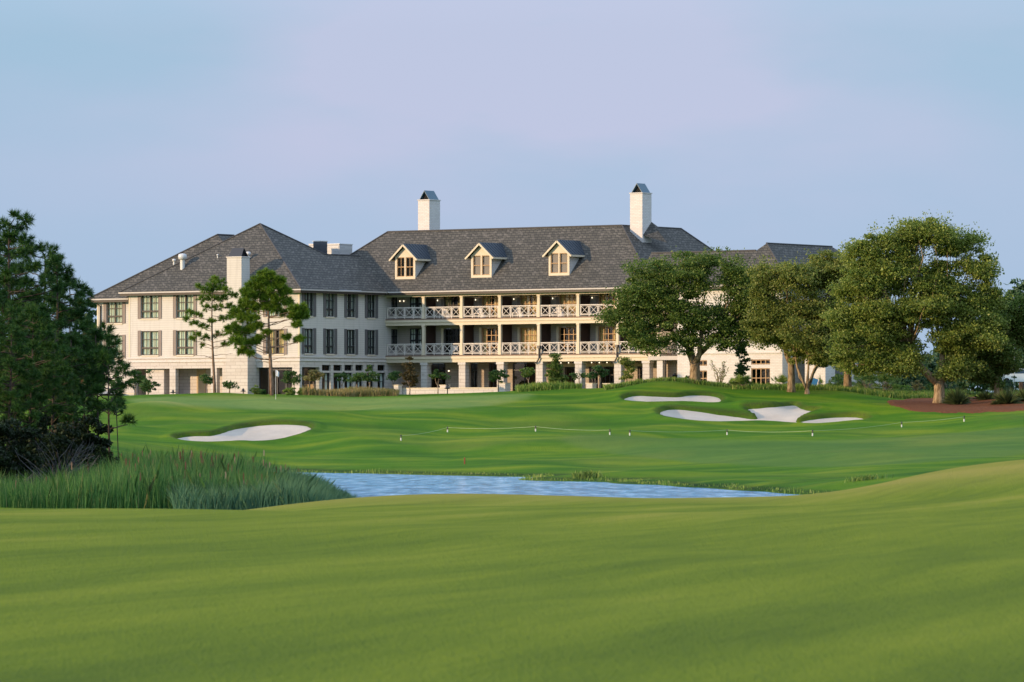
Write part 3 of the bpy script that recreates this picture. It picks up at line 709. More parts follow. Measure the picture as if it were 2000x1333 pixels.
# left block roof
uB0 = uonv(173, vB-.7); zb = zat(584, uB0, vB-.7); hB = None
vp = vB-.7+6; up = uonv(425, vp); zp = zat(459, up, vp); ub1 = up+10.5
rb = MB(); rb.poly((uB0,vB-.7,zb),(ub1,vB-.7,zb),(up,vp,zp)); v3 = vonu(457, up)
rb.poly((ub1,vB-.7,zb),(ub1,v3+5,zb),(up,v3,zp),(up,vp,zp)); rb.poly((uB0,vB-.7,zb),(up,vp,zp),(up,v3,zp),(uB0,v3+5,zb)); rb.poly((uB0,v3+5,zb),(up,v3,zp),(ub1,v3+5,zb))
rbo = rb.build('roof', M['shingles'], hotel); rbo['label'] = 'lower hip roof over the left block'
def capline(mb, p, q, r=.11): mb.tube([Vector(p)+Vector((0,0,.03)), Vector(q)+Vector((0,0,.03))], [r, r], 6)
rd = MB()
for p, q in ((f1,ap),(f0,ap),(ap,hp),((ur0,vr,zr),(ur1,vr,zr)),((ur1,vr,zr),(ur1,v2,zr)),((ur1,vr,zr),(uE,Vc,ZE)),((uB0,vB-.7,zb),(up,vp,zp)),((up,vp,zp),(up,v3,zp)),(hp,(ut,vv,zt)),((ur1,v2,zr),(uE,v2+4,ZE)),((ur0,vr,zr),(ur0-7.3*lz, vr-hC*lz, zt))): capline(rd, p, q, .075)
rd.build('ridge_cap', M['roof_ridge'], hotel)
# eaves: gutter, fascia, soffit
ea = MB(); so = MB()
def eave_v(u0, u1, v, z, d=.6):
    ea.box(u0-.1, u1+.1, v-.10, v-.0, z-.15, z-.02); so.box(u0, u1, v+.004, v+.06, z-.36, z-.155); so.box(u0, u1, v+.07, v+d+.1, z-.34, z-.30)
def eave_u(u, v0, v1, z, d=.6):
    ea.box(u+.0, u+.10, v0-.1, v1, z-.15, z-.02); so.box(u-.06, u-.004, v0, v1, z-.36, z-.155); so.box(u-d-.1, u-.07, v0, v1, z-.34, z-.30)
eave_v(uA0, uA1-.02, -eo, ZE); eave_u(uA1, -eo+.01, Vc-.15, ZE); eave_v(uB0, uAL-.3, vB-.7, zb, .7); eave_v(uA1, uE-.02, Vc, ZE, .6); eave_u(uE, Vc+.01, v2+4, ZE)
ea.build('gutter', M['gutter'], hotel); so.build('soffit', M['bronze_frame'], hotel)
# ---- balconies
posts = [828,902.3,977,1053,1130,1207]
pu = [uonv(p, Vb) for p in posts]; pu.append(uonv(1285, Vb)); step = pu[1]-pu[0]
uEnd = pu[-1]
ZU = zv(828,622.5,Vb); ZL = zv(828,694,Vb); ZUb = zv(828,636,Vb); ZLb = zv(828,708.5,Vb)
dk = MB()
for zt_, zb_ in ((ZU,ZUb),(ZL,ZLb)):
    dk.box(.0, uEnd+.25, Vb-.12, Vw, zt_-.14, zt_-.03)
dk.build('deck', M['deck_board'], hotel)
fs = MB()
for zt_, zb_ in ((ZU,ZUb),(ZL,ZLb)):
    m_ = zt_-.14-(zt_-.14-zb_)*.42
    fs.box(-.0, uEnd+.3, Vb-.20, Vb-.05, m_, zt_-.145); fs.box(.02, uEnd+.2, Vb-.11, Vb+.05, zb_, m_-.004); fs.box(.02, uEnd+.2, Vb+.06, Vw-.01, zt_-.30, zt_-.15)
    fs.box(uEnd+.2, uEnd+.32, Vb-.05, Vw+3, m_, zt_-.145)
fs.box(0.02, uEnd+.2, Vb-.11, Vb+.08, ZE-.52, ZE-.345)
fs.build('balcony_beam', M['cream_trim'], hotel)
for u in pu:
    for z0, z1 in ((ZU-.03, ZE-.524), (ZL-.03, ZUb)):
        p = MB(); p.box(u-.14, u+.14, Vb-.12, Vb+.12, z0, z1); p.box(u-.18, u+.18, Vb-.16, Vb+.16, z0, z0+.15); p.box(u-.18, u+.18, Vb-.16, Vb+.16, z1-.12, z1-.003)
        p.build('post', M['cream_trim'], hotel)
def railing(u0, u1, z, n=4):
    m = MB(); w = .042; v0, v1 = Vb-.03, Vb+.03; zt_, zb_ = z+1.02, z+.12
    m.box(u0, u1, v0-.02, v1+.02, zt_-.03, zt_+.03); m.box(u0, u1, v0, v1, zb_-.025, zb_+.025)
    s = (u1-u0)/n
    for k in range(n+1):
        x = min(max(u0+s*k, u0+.03), u1-.03); m.box(x-.028, x+.028, v0+.004, v1-.004, z-.02, zt_-.032)
    for k in range(n):
        a, b = u0+s*k+.10, u0+s*(k+1)-.10; c, d = zb_+.09, zt_-.10
        for (x0_, z0_, x1_, z1_) in ((a,c,b,c),(a,d,b,d),(a,c,a,d),(b,c,b,d)): m.bar((x0_,Vb,z0_),(x1_,Vb,z1_),.03,.03,(0,1,0))
        m.bar((a,Vb-.002,c),(b,Vb-.002,d),.034,.03,(0,1,0)); m.bar((a,Vb+.002,d),(b,Vb+.002,c),.034,.03,(0,1,0))
    m.build('railing', M['white_paint'], hotel)
edges = [.1]+pu
for z in (ZU, ZL):
    for k in range(len(edges)-1):
        railing(edges[k]+(.18 if k else 0), edges[k+1]-.18, z)
# back wall of the balconies
wl = MB(); hl = []
bays = []
for k in range(len(edges)-1):
    u0 = edges[k] if k else edges[1]-step
    bays.append(u0)
specs = []
for lvl, (z, zc) in enumerate(((ZU, ZE-.5), (ZL, ZUb))):
    for k, u0 in enumerate(bays):
        a0, a1 = u0+.95, u0+3.0
        if k == 0: hl.append((u0+1.38, u0+2.76, z+.5, z+2.5, .3)); specs.append((lvl, k, hl[-1])); pass
        else: hl.append((a0, a1, z+.03, z+(2.62 if lvl == 0 else 2.45), .3)); specs.append((lvl, k, hl[-1]))
zf = 2.75
hg = []
gsp = [(1, 839, 870), (2, 919, 932.5), (2, 954.5, 971), (3, 1001, 1046)]
for b_, p, q in gsp: hg.append((uonv(p,Vw+.6), uonv(q,Vw+.6), zf, zf+2.75, .3))
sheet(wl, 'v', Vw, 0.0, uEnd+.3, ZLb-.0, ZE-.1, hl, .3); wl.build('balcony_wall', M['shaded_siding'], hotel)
for lvl, k, h in specs:
    if k in (0, 9):
        window('v', Vw, h[0], h[1], h[2], h[3], frame='dark_frame', curtain='curtain_grey', shutters=None, low=.45, gap=((0,.2),) if k else ((.5,.6),), depth=.05, sill=False)
    else:
        warm = (lvl == 0) or k >= 2
        cu = ('curtain_cream', [.5,.30,.32,.40,.62,.3,.3][k], [.5,.72,.6,.62,.66,.7,.7][k]) if lvl == 0 else ('curtain_cream', [.1,.0,.16,.7,.0,.3,.2][k], [.9,1.1,.99,.7,1.1,.7,.8][k])
        if lvl == 1 and k == 1: fr = 'dark_frame'
        else: fr = 'wood_frame' if (k >= 2) else 'bronze_frame'
        glazing('v', Vw, h[0], h[1], h[2], h[3], fr, 4, [h[2]+.1, h[2]+.65, h[2]+1.2, h[2]+1.75, h[3]-.05], name='french_door', depth=.06, back=1.0, curt=cu)
# louvred privacy screens between the balconies, wall lamps
for z, zc in ((ZU, ZE-.62), (ZL, ZUb)):
    for k, u in enumerate(pu[:-1]):
        s = MB()
        for q in range(9): s.box(u-.04, u+.04, Vb+.32+q*.15, Vb+.43+q*.15, z+.02, zc-.1)
        s.box(u-.055, u+.055, Vb+.28, Vw-.02, z+.9, z+1.0); s.box(u-.055, u+.055, Vb+.28, Vw-.02, zc-.12, zc-.02); s.box(u-.02,u+.02,Vb+.3,Vw-.02,z+.02,zc-.1)
        s.build('privacy_screen', M['louvre_brown'], hotel)
def wall_lamp(x, y, z, axis='v', s=1.0):
    m = MB(); m.box(x-.05*s, x+.05*s, y-.02, y-.002, z-.1*s, z+.1*s); m.lathe([(.02,.12),(.09*s,.06),(.09*s,.045)], 8, (x, y-.12, z)); m.lathe([(.09*s,-.12),(.02,-.15)], 8, (x, y-.12, z))
    o = m.build('wall_lamp', M['dark_metal'], hotel); g = MB(); g.lathe([(0,-.10),(.055*s,-.08),(.055*s,.02),(0,.04)], 8, (x, y-.12, z)); g.build('bulb', M['lamp_glow'], o)
for k, u in enumerate(bays):
    wall_lamp(u+.30, Vw, ZU+1.72, s=.8)
wall_lamp(bays[0]-.2+.95, Vw, ZU+1.72, s=.8)
for lvl, z in ((0, ZU), (1, ZL)):
    for k, u in enumerate(bays[1:]):
        s = MB(); s.box(u+.66, u+.90, Vw-.06, Vw-.004, z+.03, z+2.5); s.build('shutter', M['cream_trim' if lvl else 'taupe_shutter'], hotel)
# ground floor arcade
piers = [(822,838.5),(896,913),(970.6,987),(1046.7,1063.5),(1123,1139),(1199.6,1216),(1255,1272)]
puL = []
for a, b_ in piers:
    u0 = uonv(a, Vb-.02); w = .74; puL.append(u0)
    m = MB(); m.box(u0, u0+w, Vb-.02, Vb+.58, ZB, ZLb-.22); m.build('stone_pier', M['pale_stone'], hotel)
    m = MB(); m.box(u0-.06, u0+w+.06, Vb-.08, Vb+.64, ZLb-.218, ZLb-.004); m.build('pier_cap', M['white_brick'], hotel)
Vg = Vw+.6
wl = MB()
uw0 = uonv(1080, Vg); sheet(wl, 'v', Vg, 0.0, uw0, ZB, ZLb+.1, hg, .3)
g2 = []
for p, q in ((1082,1100),(1103,1140),(1150,1168),(1173.5,1199),(1245,1256)): g2.append((uonv(p,Vg), uonv(q,Vg), zf+.1, zf+2.35, .3)); g2.append((uonv(p,Vg), uonv(q,Vg), zf+2.62, zf+3.05, .3))
sheet(wl, 'v', Vg, uw0, uEnd+.3, ZB, ZLb+.1, g2, .3)
wl.build('arcade_wall', M['tan_stone'], hotel)
for (b_, p, q), h in zip(gsp, hg): glazing('v', Vg, h[0], h[1], h[2], h[3], 'dark_metal', 2, [h[2]+.05, h[2]+2.1, h[3]-.04], name='door', depth=.1, back=2.2)
for h in g2: glazing('v', Vg, h[0], h[1], h[2], h[3], 'tan_frame' if h[2] > zf+1 else 'bronze_frame', 3, [h[2]+.04]+([h[2]+.75, h[2]+1.5] if h[2] < zf+1 else [])+[h[3]-.03], depth=.05, back=2.2)
l = MB(); l.box(uw0+.1, uonv(1256,Vg), Vg-.08, Vg-.004, zf+2.37, zf+2.60); l.build('transom_beam', M['tan_frame'], hotel)
l = MB()
for k in range(9): x = uw0+1+k*.85; l.lathe([(0,-.06),(.05,-.03),(.05,.03),(0,.06)], 6, (x, Vg-.16, zf+2.72))
l.build('lamp_string', M['lamp_glow'], hotel)
l = MB(); l.poly((0,Vb,2.72),(uEnd+.3,Vb,2.72),(uEnd+.3,Vg,2.72),(0,Vg,2.72)); l.box(0,uEnd+.3,Vb-.02,Vb+.0,1.6,2.72); l.build('arcade_floor', M['tan_stone'], hotel)
l = MB(); l.box(0.01,uEnd+.2,Vb+.09,Vg,ZLb-.02,ZLb+.03); l.build('arcade_ceiling', M['ceiling_paint'], hotel)
wall_lamp(uonv(878,Vg), Vg, zf+2.1, s=1.3); wall_lamp(uonv(990,Vg), Vg, zf+2.0, s=1.3)
# rain spouts
for p in (1053, 1205):
    sp_ = MB(); u = uonv(p, Vb-.3); sp_.tube([(u,Vb-.3,ZL+.55),(u,Vb-.3,ZL-.35),(u-.25,Vb-.3,ZLb-.05),(u-.55,Vb-.2,ZLb-.15)],[.09,.08,.08,.08],6); sp_.box(u-.14,u+.14,Vb-.44,Vb-.14,ZL+.5,ZL+.75); sp_.build('rain_spout', M['dark_metal'], hotel)
sp_ = MB(); u = uonv(196, vB-.12); sp_.tube([(u-.5,vB-.6,ZEB-.15),(u,vB-.12,ZEB-.6),(u,vB-.12,zg)],[.07,.07,.07],6); sp_.build('downpipe', M['bronze_frame'], hotel)
# right end of the main block: side wall below the hip roof
m = MB(); m.poly((uEnd+.3,Vw,ZB),(uEnd+.3,30,ZB),(uEnd+.3,30,ZE),(uEnd+.3,Vw,ZE)); m.build('wall', M['lap_siding'], hotel)
# ---- dormers
for k, (pf0, pf1, yb, pk, yk, pe0, pe1, ye) in enumerate([(771.5,811,546,788,477.5,763,813,509.5),(920,960,543,936.5,475,912,963,506),(1071.5,1112,539,1088,470,1062,1115,501.5)]):
    vd = Vc+.9
    for _ in range(6):
        u0 = uonv(pf0, vd); zb_ = zat(yb, u0, vd); vd = Vc+(zb_-ZE)/pC
    u1 = uonv(pf1, vd); zk = zat(yk, (u0+u1)/2, vd-.3); ze = zat(ye, u0-.4, vd-.3)+.06; uc = (u0+u1)/2; ov = .42; sl = (zk-ze)/(uc-u0+ov)
    zw = ze+ov*sl-.12
    m = MB(); wz0 = zb_+.22; wz1 = zw-.02
    hh = [(u0+.22, uc-.07, wz0, wz1, .2), (uc+.07, u1-.22, wz0, wz1, .2)]
    sheet(m, 'v', vd, u0, u1, zb_-.05, zw, hh, .2)
    m.poly((u0,vd,zw),(u1,vd,zw),(uc,vd,zk-.12))
    bk = lambda z: Vc+(z-ZE)/pC
    m.poly((u0,vd,zb_-.05),(u0,bk(zw)+.1,zw),(u0,vd,zw))
    dm = m.build('dormer', M['cream_trim'], hotel)
    m = MB(); m.poly((u1,vd,zb_-.05),(u1,vd,zw),(u1,bk(zw)+.1,zw)); m.build('dormer_cheek', M['lap_siding'], dm)
    m = MB(); th = .07; vf = vd-.32
    for s in (-1, 1):
        ue = uc+s*(uc-u0+ov)
        P = [(ue,vf,ze),(uc,vf,zk),(uc,bk(zk)+.05,zk),(ue,bk(ze)+.05,ze)]
        Q = [(x,y,z+th) for x,y,z in P]
        m.poly(*Q); m.poly(*P); m.poly(P[0],P[1],Q[1],Q[0]); m.poly(P[3],P[0],Q[0],Q[3])
        for q in range(1, 8):
            y = vf+(bk(zk)-vf)*q/8; yy = y
            t0 = 0.0 if bk(ze) > y else (y-bk(ze))/(bk(zk)-bk(ze))
            m.bar((uc+(ue-uc)*(1-t0), yy, ze+(zk-ze)*t0+th+.02),(uc, yy, zk+th+.02), .05, .03, (0,1,0))
    m.build('dormer_roof', M['seam_metal'], dm)
    m = MB()
    for s in (-1, 1):
        ue = uc+s*(uc-u0+ov); m.bar((ue,vf-.03,ze-.08),(uc,vf-.03,zk-.08),.16,.05,(0,0,1)); m.box(min(ue,ue+s*.05),max(ue,ue+s*.05),vf+.01,bk(ze),ze-.12,ze+.05)
    m.build('dormer_trim', M['cream_trim'], dm)
    for (a, b_, c_, d_, _r) in hh:
        m = MB(); w = .06; zm = (c_+d_)/2
        m.box(a,a+w,vd+.05,vd+.11,c_,d_); m.box(b_-w,b_,vd+.05,vd+.11,c_,d_); m.box(a+w,b_-w,vd+.05,vd+.11,d_-w,d_); m.box(a+w,b_-w,vd+.05,vd+.11,c_,c_+w); m.box(a+w,b_-w,vd+.045,vd+.11,zm-.035,zm+.035)
        if k == 0: xm=(a+b_)/2; m.box(xm-.02,xm+.02,vd+.06,vd+.10,c_+w,zm-.035); m.box(xm-.02,xm+.02,vd+.06,vd+.10,zm+.035,d_-w)
        m.build('dormer_window', M['wood_frame'], dm)
    m = MB(); m.poly((u0+.2,vd+.12,wz0),(u1-.2,vd+.12,wz0),(u1-.2,vd+.12,wz1),(u0+.2,vd+.12,wz1)); m.build('dormer_pane', M['glass'], dm)
    m = MB(); m.box(u0+.15,u1-.15,vd+.19,vd+.24,wz0-.1,wz1+.05); m.build('dormer_blind', M['interior_dark' if k == 0 else 'taupe_shutter'], dm)
# ---- chimneys
def chimney(u0, u1, v0, v1, z0, z1, capdir, hcap, mat='white_brick', capm='cap_metal'):
    m = MB(); m.box(u0,u1,v0,v1,z0,z1); m.box(u0-.06,u1+.06,v0-.06,v1+.06,z1-.16,z1-.03) if False else None
    c = m.build('chimney', M[mat], hotel)
    m = MB(); m.box(u0-.06,u1+.06,v0-.06,v1+.06,z1+.002,z1+.09); m.build('chimney_slab', M['white_brick'], c)
    z1 += .092; m = MB(); i = .08; a, b_, d, e = u0+i, u1-i, v0+i, v1-i; th = .05
    if capdir == 'v':
        um = (a+b_)/2
        for s, ue in ((-1,a),(1,b_)):
            m.poly((ue,d,z1),(ue,e,z1),(um,e,z1+hcap),(um,d,z1+hcap)); m.poly((ue-s*th,d+.0,z1),(ue-s*th,e,z1),(um,e,z1+hcap-th*1.5),(um,d,z1+hcap-th*1.5)); m.poly((ue,d,z1),(ue-s*th,d,z1),(um,d,z1+hcap-th*1.5),(um,d,z1+hcap))
    else:
        vm = (d+e)/2
        for s, ve in ((-1,d),(1,e)):
            m.poly((a,ve,z1),(b_,ve,z1),(b_-.1,vm,z1+hcap),(a+.1,vm,z1+hcap)); m.poly((b_,ve,z1),(b_,ve-s*th,z1),(b_-.1,vm,z1+hcap-th),(b_-.1,vm,z1+hcap))
    m.build('chimney_cap', M[capm], c)
    m = MB()
    if capdir == 'v': m.poly((a+.1,d+.25,z1),(b_-.1,d+.25,z1),(um,d+.25,z1+hcap-.12))
    else: m.poly((b_-.25,d+.05,z1),(b_-.25,e-.05,z1),(b_-.25,vm,z1+hcap-.1))
    m.build('flue_opening', M['interior_dark'], c)
    return c
v0 = vr+1.2; u0 = uonv(816.5, v0); u1 = uonv(838.5, v0); v1 = vonu(859.5, u1); chimney(u0, u1, v0, v1, ZE+2, zat(391.5,u1,v0), 'v', .85)
v0 = vr+.3; u0 = uonv(1230.5, v0); u1 = uonv(1254.5, v0); v1 = vonu(1272.5, u1); chimney(u0, u1, v0, v1, ZE+2, zat(378,u1,v0), 'v', .85)
m = MB(); m.poly((u1,v0+.1,zr-.9),(u1+1.9,v0+1.2,zr-1.6),(u1,v1,zr+.35)); m.poly((u1,v1,zr+.35),(u1+1.9,v0+1.2,zr-1.6),(u1+1.6,v1+1.6,zr-1.3)); m.build('chimney_cricket', M['shingles'], hotel)
v0 = -1.25; u0 = uonv(443,v0); u1 = uonv(471.5,v0); c = chimney(u0, u1, v0, -.05, Z2-.2, zat(503,u1,v0), 'u', .8, 'lap_siding', 'dark_metal')
ub0, ub1_ = uonv(446.5,v0-.05), uonv(484,v0-.05)
m = MB(); m.box(min(u0-.08,ub0), ub1_, v0-.08, -.065, ZB, zs_(470,690)); m.build('chimney_base', M['pale_stone'], hotel)
# ---- right block C and far block D
VC = 11.4; uC0 = uonv(1323, VC); uC1 = uonv(1528, VC)
opC = [(uonv(1347,VC), uonv(1381,VC), 2.6, zv(1360,724,VC), .25), (uonv(1347,VC), uonv(1381,VC), zv(1360,715,VC), zv(1360,704,VC), .25),
       (uonv(1467,VC), uonv(1504,VC), 2.6, zv(1485,719.5,VC), .25), (uonv(1467,VC), uonv(1504,VC), zv(1485,712.5,VC), zv(1485,702.5,VC), .25)]
m = MB(); sheet(m, 'v', VC, uC0, uC1, ZB, ZE, opC, .25); m.poly((uC1,VC,ZB),(uC1,VC+18,ZB),(uC1,VC+18,ZE),(uC1,VC,ZE)); m.poly((uC0,VC,ZB),(uC0,VC,ZE),(uC0,VC+12,ZE),(uC0,VC+12,ZB))
wC = m.build('wall', M['white_brick'], hotel)
for i, h in enumerate(opC):
    glazing('v', VC, h[0], h[1], h[2], h[3], 'wood_frame', 4, [h[2]+.06]+([h[2]+.7,h[2]+1.35] if i % 2 == 0 else [])+[h[3]-.05], name='french_door' if i % 2 == 0 else 'window', depth=.05, back=1.2)
m = MB(); z = zv(1400,690,VC); m.box(uC0-.05,uC1+.05,VC-.08,VC-.003,z-.07,z+.07); z = zv(1400,655,VC); m.box(uC0-.05,uC1+.05,VC-.06,VC-.003,z-.07,z+.07)
m.build('band_course', M['white_brick'], hotel)
m = MB(); uce = uonv(1544, VC-.6); apx = (uonv(1497, VC+3.4), VC+3.4); zap = zat(476,*apx); zl = zat(490, uonv(1478,VC+2.6), VC+2.6); k = (zl-ZE)/(zap-ZE)
vl = (VC-.6)+(apx[1]-VC+.6)*k; ul = apx[0]-(zap-zl)*1.0; va2 = vonu(1625, apx[0])
m.poly((uE-1.5,VC-.6,ZE),(uce,VC-.6,ZE),(apx[0],apx[1],zap),(ul,vl,zl),(uE-1.5,vl,zl))
m.poly((uce,VC-.6,ZE),(uce,va2+4,ZE),(apx[0],va2,zap),(apx[0],apx[1],zap)); m.poly((ul,vl,zl),(apx[0],apx[1],zap),(apx[0],va2,zap),(ul-3,va2,ZE)); m.poly((uE-1.5,vl,zl),(ul,vl,zl),(ul,vl+6,ZE),(uE-1.5,vl+6,ZE))
o = m.build('roof', M['shingles'], hotel); o['label'] = 'shingle roof over the right stone block'
m = MB(); capline(m,(uce,VC-.6,ZE),(apx[0],apx[1],zap),.075); capline(m,(apx[0],apx[1],zap),(apx[0],va2,zap),.075); capline(m,(uE-1.5,vl,zl),(ul,vl,zl),.075); m.build('ridge_cap', M['roof_ridge'], hotel)
ea = MB(); so = MB(); eave_v(uE+.2, uce-.02, VC-.6, ZE); eave_u(uce, VC-.59, va2+4, ZE); ea.build('gutter', M['gutter'], hotel); so.build('soffit', M['bronze_frame'], hotel)
# recess between balcony block and right block, with its porch roof and deck rail
m = MB(); m.poly((uonv(1272,Vb),Vb+.9,ZB),(uonv(1323,VC)+.0,Vb+.9,ZB),(uonv(1323,VC),Vb+.9,ZLb+.2),(uonv(1272,Vb),Vb+.9,ZLb+.2)); m.build('wall', M['tan_stone'], hotel)
m = MB(); a = uonv(1283,Vb-.3); m.box(a,a+.62,Vb-.3,Vb+.3,ZB,ZLb-.02); m.build('stone_pier', M['white_brick'], hotel)
m = MB(); a = uonv(1266,Vb-.4); m.box(a,uC0+.0,Vb-.45,Vb+.88,ZLb+.03,ZLb+.38); m.build('porch_roof', M['gutter'], hotel)
m = MB(); a = uonv(1299,Vb-.35); m.tube([(a,Vb-.35,ZLb+.1),(a,Vb-.35,2.6)],[.07,.07],6); m.build('downpipe', M['bronze_frame'], hotel)
VD = 13.0; uD1 = uonv(1612,VD); uD0 = uonv(1572,VD)
m = MB(); m.poly((uD0,VD,ZB),(uD1,VD,ZB),(uD1,VD,9),(uD0,VD,9)); m.poly((uD1,VD,ZB),(uD1,VD+9,ZB),(uD1,VD+9,9),(uD1,VD,9)); m.build('wall', M['white_brick'], hotel)
m = MB(); m.poly((uD0,VD-.5,9),(uD1+.5,VD-.5,9),(uD1-3,VD+3,11),(uD0,VD+3,11)); m.poly((uD1+.5,VD-.5,9),(uD1+.5,VD+9,9),(uD1-3,VD+6,11),(uD1-3,VD+3,11)); m.build('roof', M['shingles'], hotel)
for q in range(2): m = MB(); m.box(uD1+.003, uD1+.05, VD+1.6+q*4.5, VD+3.2+q*4.5, 2.9, 5.6); m.build('door', M['grey_shutter'], hotel)
# roof vents
def vent(px, y, s):
    vv_ = 2.0
    for _ in range(12):
        u = uonv(px, vv_); z = zat(y, u, vv_); vv_ = (z-ZE)/((ap[2]-ZE)/dA)-eo
    m = MB(); m.lathe([(.22*s,-.6*s),(.22*s,.75*s)], 12, (u,vv_,z)); o = m.build('roof_vent', M['white_plastic'], hotel, True)
    m = MB(); m.lathe([(.10*s,.74*s),(.38*s,.82*s),(.42*s,1.05*s),(.38*s,1.25*s),(.2*s,1.33*s),(0,1.35*s)], 12, (u,vv_,z)); m.build('vent_cap', M['galvanised'], o, True)
vent(356.5, 524, 1.0); vent(340, 518, .42); vent(484.5, 509, .6); vent(425, 504, .25)
CLOUD = (0.0, 0.0, 0.0)
# ------------------------------------------------------------------ things on the hotel roof
def unit(px0, px1, py0, u, dark, label):
    v = vonu((px0+px1)/2, u); a = v-.9; w = (px1-px0)/21.0
    z1 = zat(py0, u, v); x, y = W(u, v); o = empty('rooftop_unit', (x, y, zt+.02), -TH)
    tag(o, label, 'air handling unit', 'units in the roof well')
    h = z1-zt; m = MB(); hw = w*.62
    m.box(-hw/1.4, hw/1.4, -hw*.8, hw*.8, 0, h); m.build('cabinet', M['unit_dark' if dark else 'unit_grey'], o)
    m = MB()
    for k in range(7): zz = .15+(h-.3)*k/7; m.box(hw/1.4+.002, hw/1.4+.04, -hw*.7, hw*.7, zz, zz+.06); m.box(-hw*.62, hw*.62, -hw*.8-.04, -hw*.8-.002, zz, zz+.06)
    m.build('louvre_grille', M['galvanised' if not dark else 'unit_dark'], o)
    m = MB(); m.box(-hw/1.4-.04, hw/1.4+.04, -hw*.8-.04, hw*.8+.04, h+.003, h+.08); m.build('cabinet_lid', M['galvanised'], o)
unit(606, 622, 479, -9.6, False, 'small pale roof unit left of the dark one')
unit(615, 636, 473, -7.6, True, 'dark slatted roof unit standing tallest')
unit(640, 682, 479, -9.0, False, 'wide pale louvred roof unit beside the main roof')

# ------------------------------------------------------------------ foliage
def leaves(C, size, aspect=.55, out=None, jitter=.25, up=0.0):
    """one bent leaf per centre: random rhombus cards"""
    n = len(C); d = rng.normal(size=(n,3)); d[:,2] += up
    if out is not None: d = d + out*1.2
    d /= np.linalg.norm(d, axis=1, keepdims=True)+1e-9
    e = rng.normal(size=(n,3)); e -= (e*d).sum(1, keepdims=True)*d; e /= np.linalg.norm(e, axis=1, keepdims=True)+1e-9
    s = (size*(1+jitter*rng.normal(size=(n,1)))).clip(size*.4, size*2)
    return np.stack([C-d*s*.5, C+e*s*aspect*.5, C+d*s*.5, C-e*s*aspect*.5], 1)
def blobs(lobes, per, boughs, rb, shell=.45, flat=.6, wisps=0):
    """lobes (x,y,z,rx,ry,rz) -> boughs on their outer shells -> leaf positions and outward directions"""
    Cs = []; Os = []; BC = []
    vol = np.array([l[3]*l[5] for l in lobes]); vol = vol/vol.sum()
    for l, w in zip(lobes, vol):
        nb = max(3, int(boughs*w)); d = rng.normal(size=(nb,3)); d[:,1] -= .25; d /= np.linalg.norm(d, axis=1, keepdims=True)
        r = (shell+(1-shell)*rng.random((nb,1))**.7)*(1+.17*rng.normal(size=(nb,1))+.22*(rng.random((nb,1))<.10))
        c = np.array(l[:3]) + d*r*np.array(l[3:6]); BC.append(c)
        R_ = rb*(.35+.75*rng.random((nb,1))**1.5)
        for ci, ri, di in zip(c, R_, d):
            k = int(per*(.5+rng.random())); g = rng.normal(size=(k,3)); g /= np.linalg.norm(g, axis=1, keepdims=True); rr = rng.random((k,1))**.45
            Cs.append(ci + g*rr*ri*np.array([1.3,1.2,flat])); Os.append(g*.6+di*.4)
        nw = int(nb*wisps)
        if nw:      # loose sprays beyond the crown's edge
            d = rng.normal(size=(nw,3)); d[:,2] = np.abs(d[:,2])*1.1-.25; d /= np.linalg.norm(d, axis=1, keepdims=True); cc = np.array(l[:3]) + d*np.array(l[3:6])*(1.0+.28*rng.random((nw,1)))
            k = max(6, per//9); g = rng.normal(size=(nw,k,3))*rb*.20+d[:,None,:]*rng.random((nw,k,1))*rb*.7; Cs.append((cc[:,None,:]+g).reshape(-1,3)); Os.append(np.repeat(d,k,0))
    return np.concatenate(Cs), np.concatenate(Os), np.concatenate(BC)
def limb(mb, p, q, r0, r1, n=5, wob=.12, sides=6):
    p = np.array(p, float); q = np.array(q, float); L = np.linalg.norm(q-p); pts = []; rr = []
    off = rng.normal(size=3)*wob*L*.5
    for i in range(n+1):
        t = i/n; pts.append(tuple(p+(q-p)*t + off*math.sin(math.pi*t) + (rng.normal(size=3)*.02*L if 0 < i < n else 0))); rr.append(r0+(r1-r0)*t)
    mb.tube(pts, rr, sides); return pts
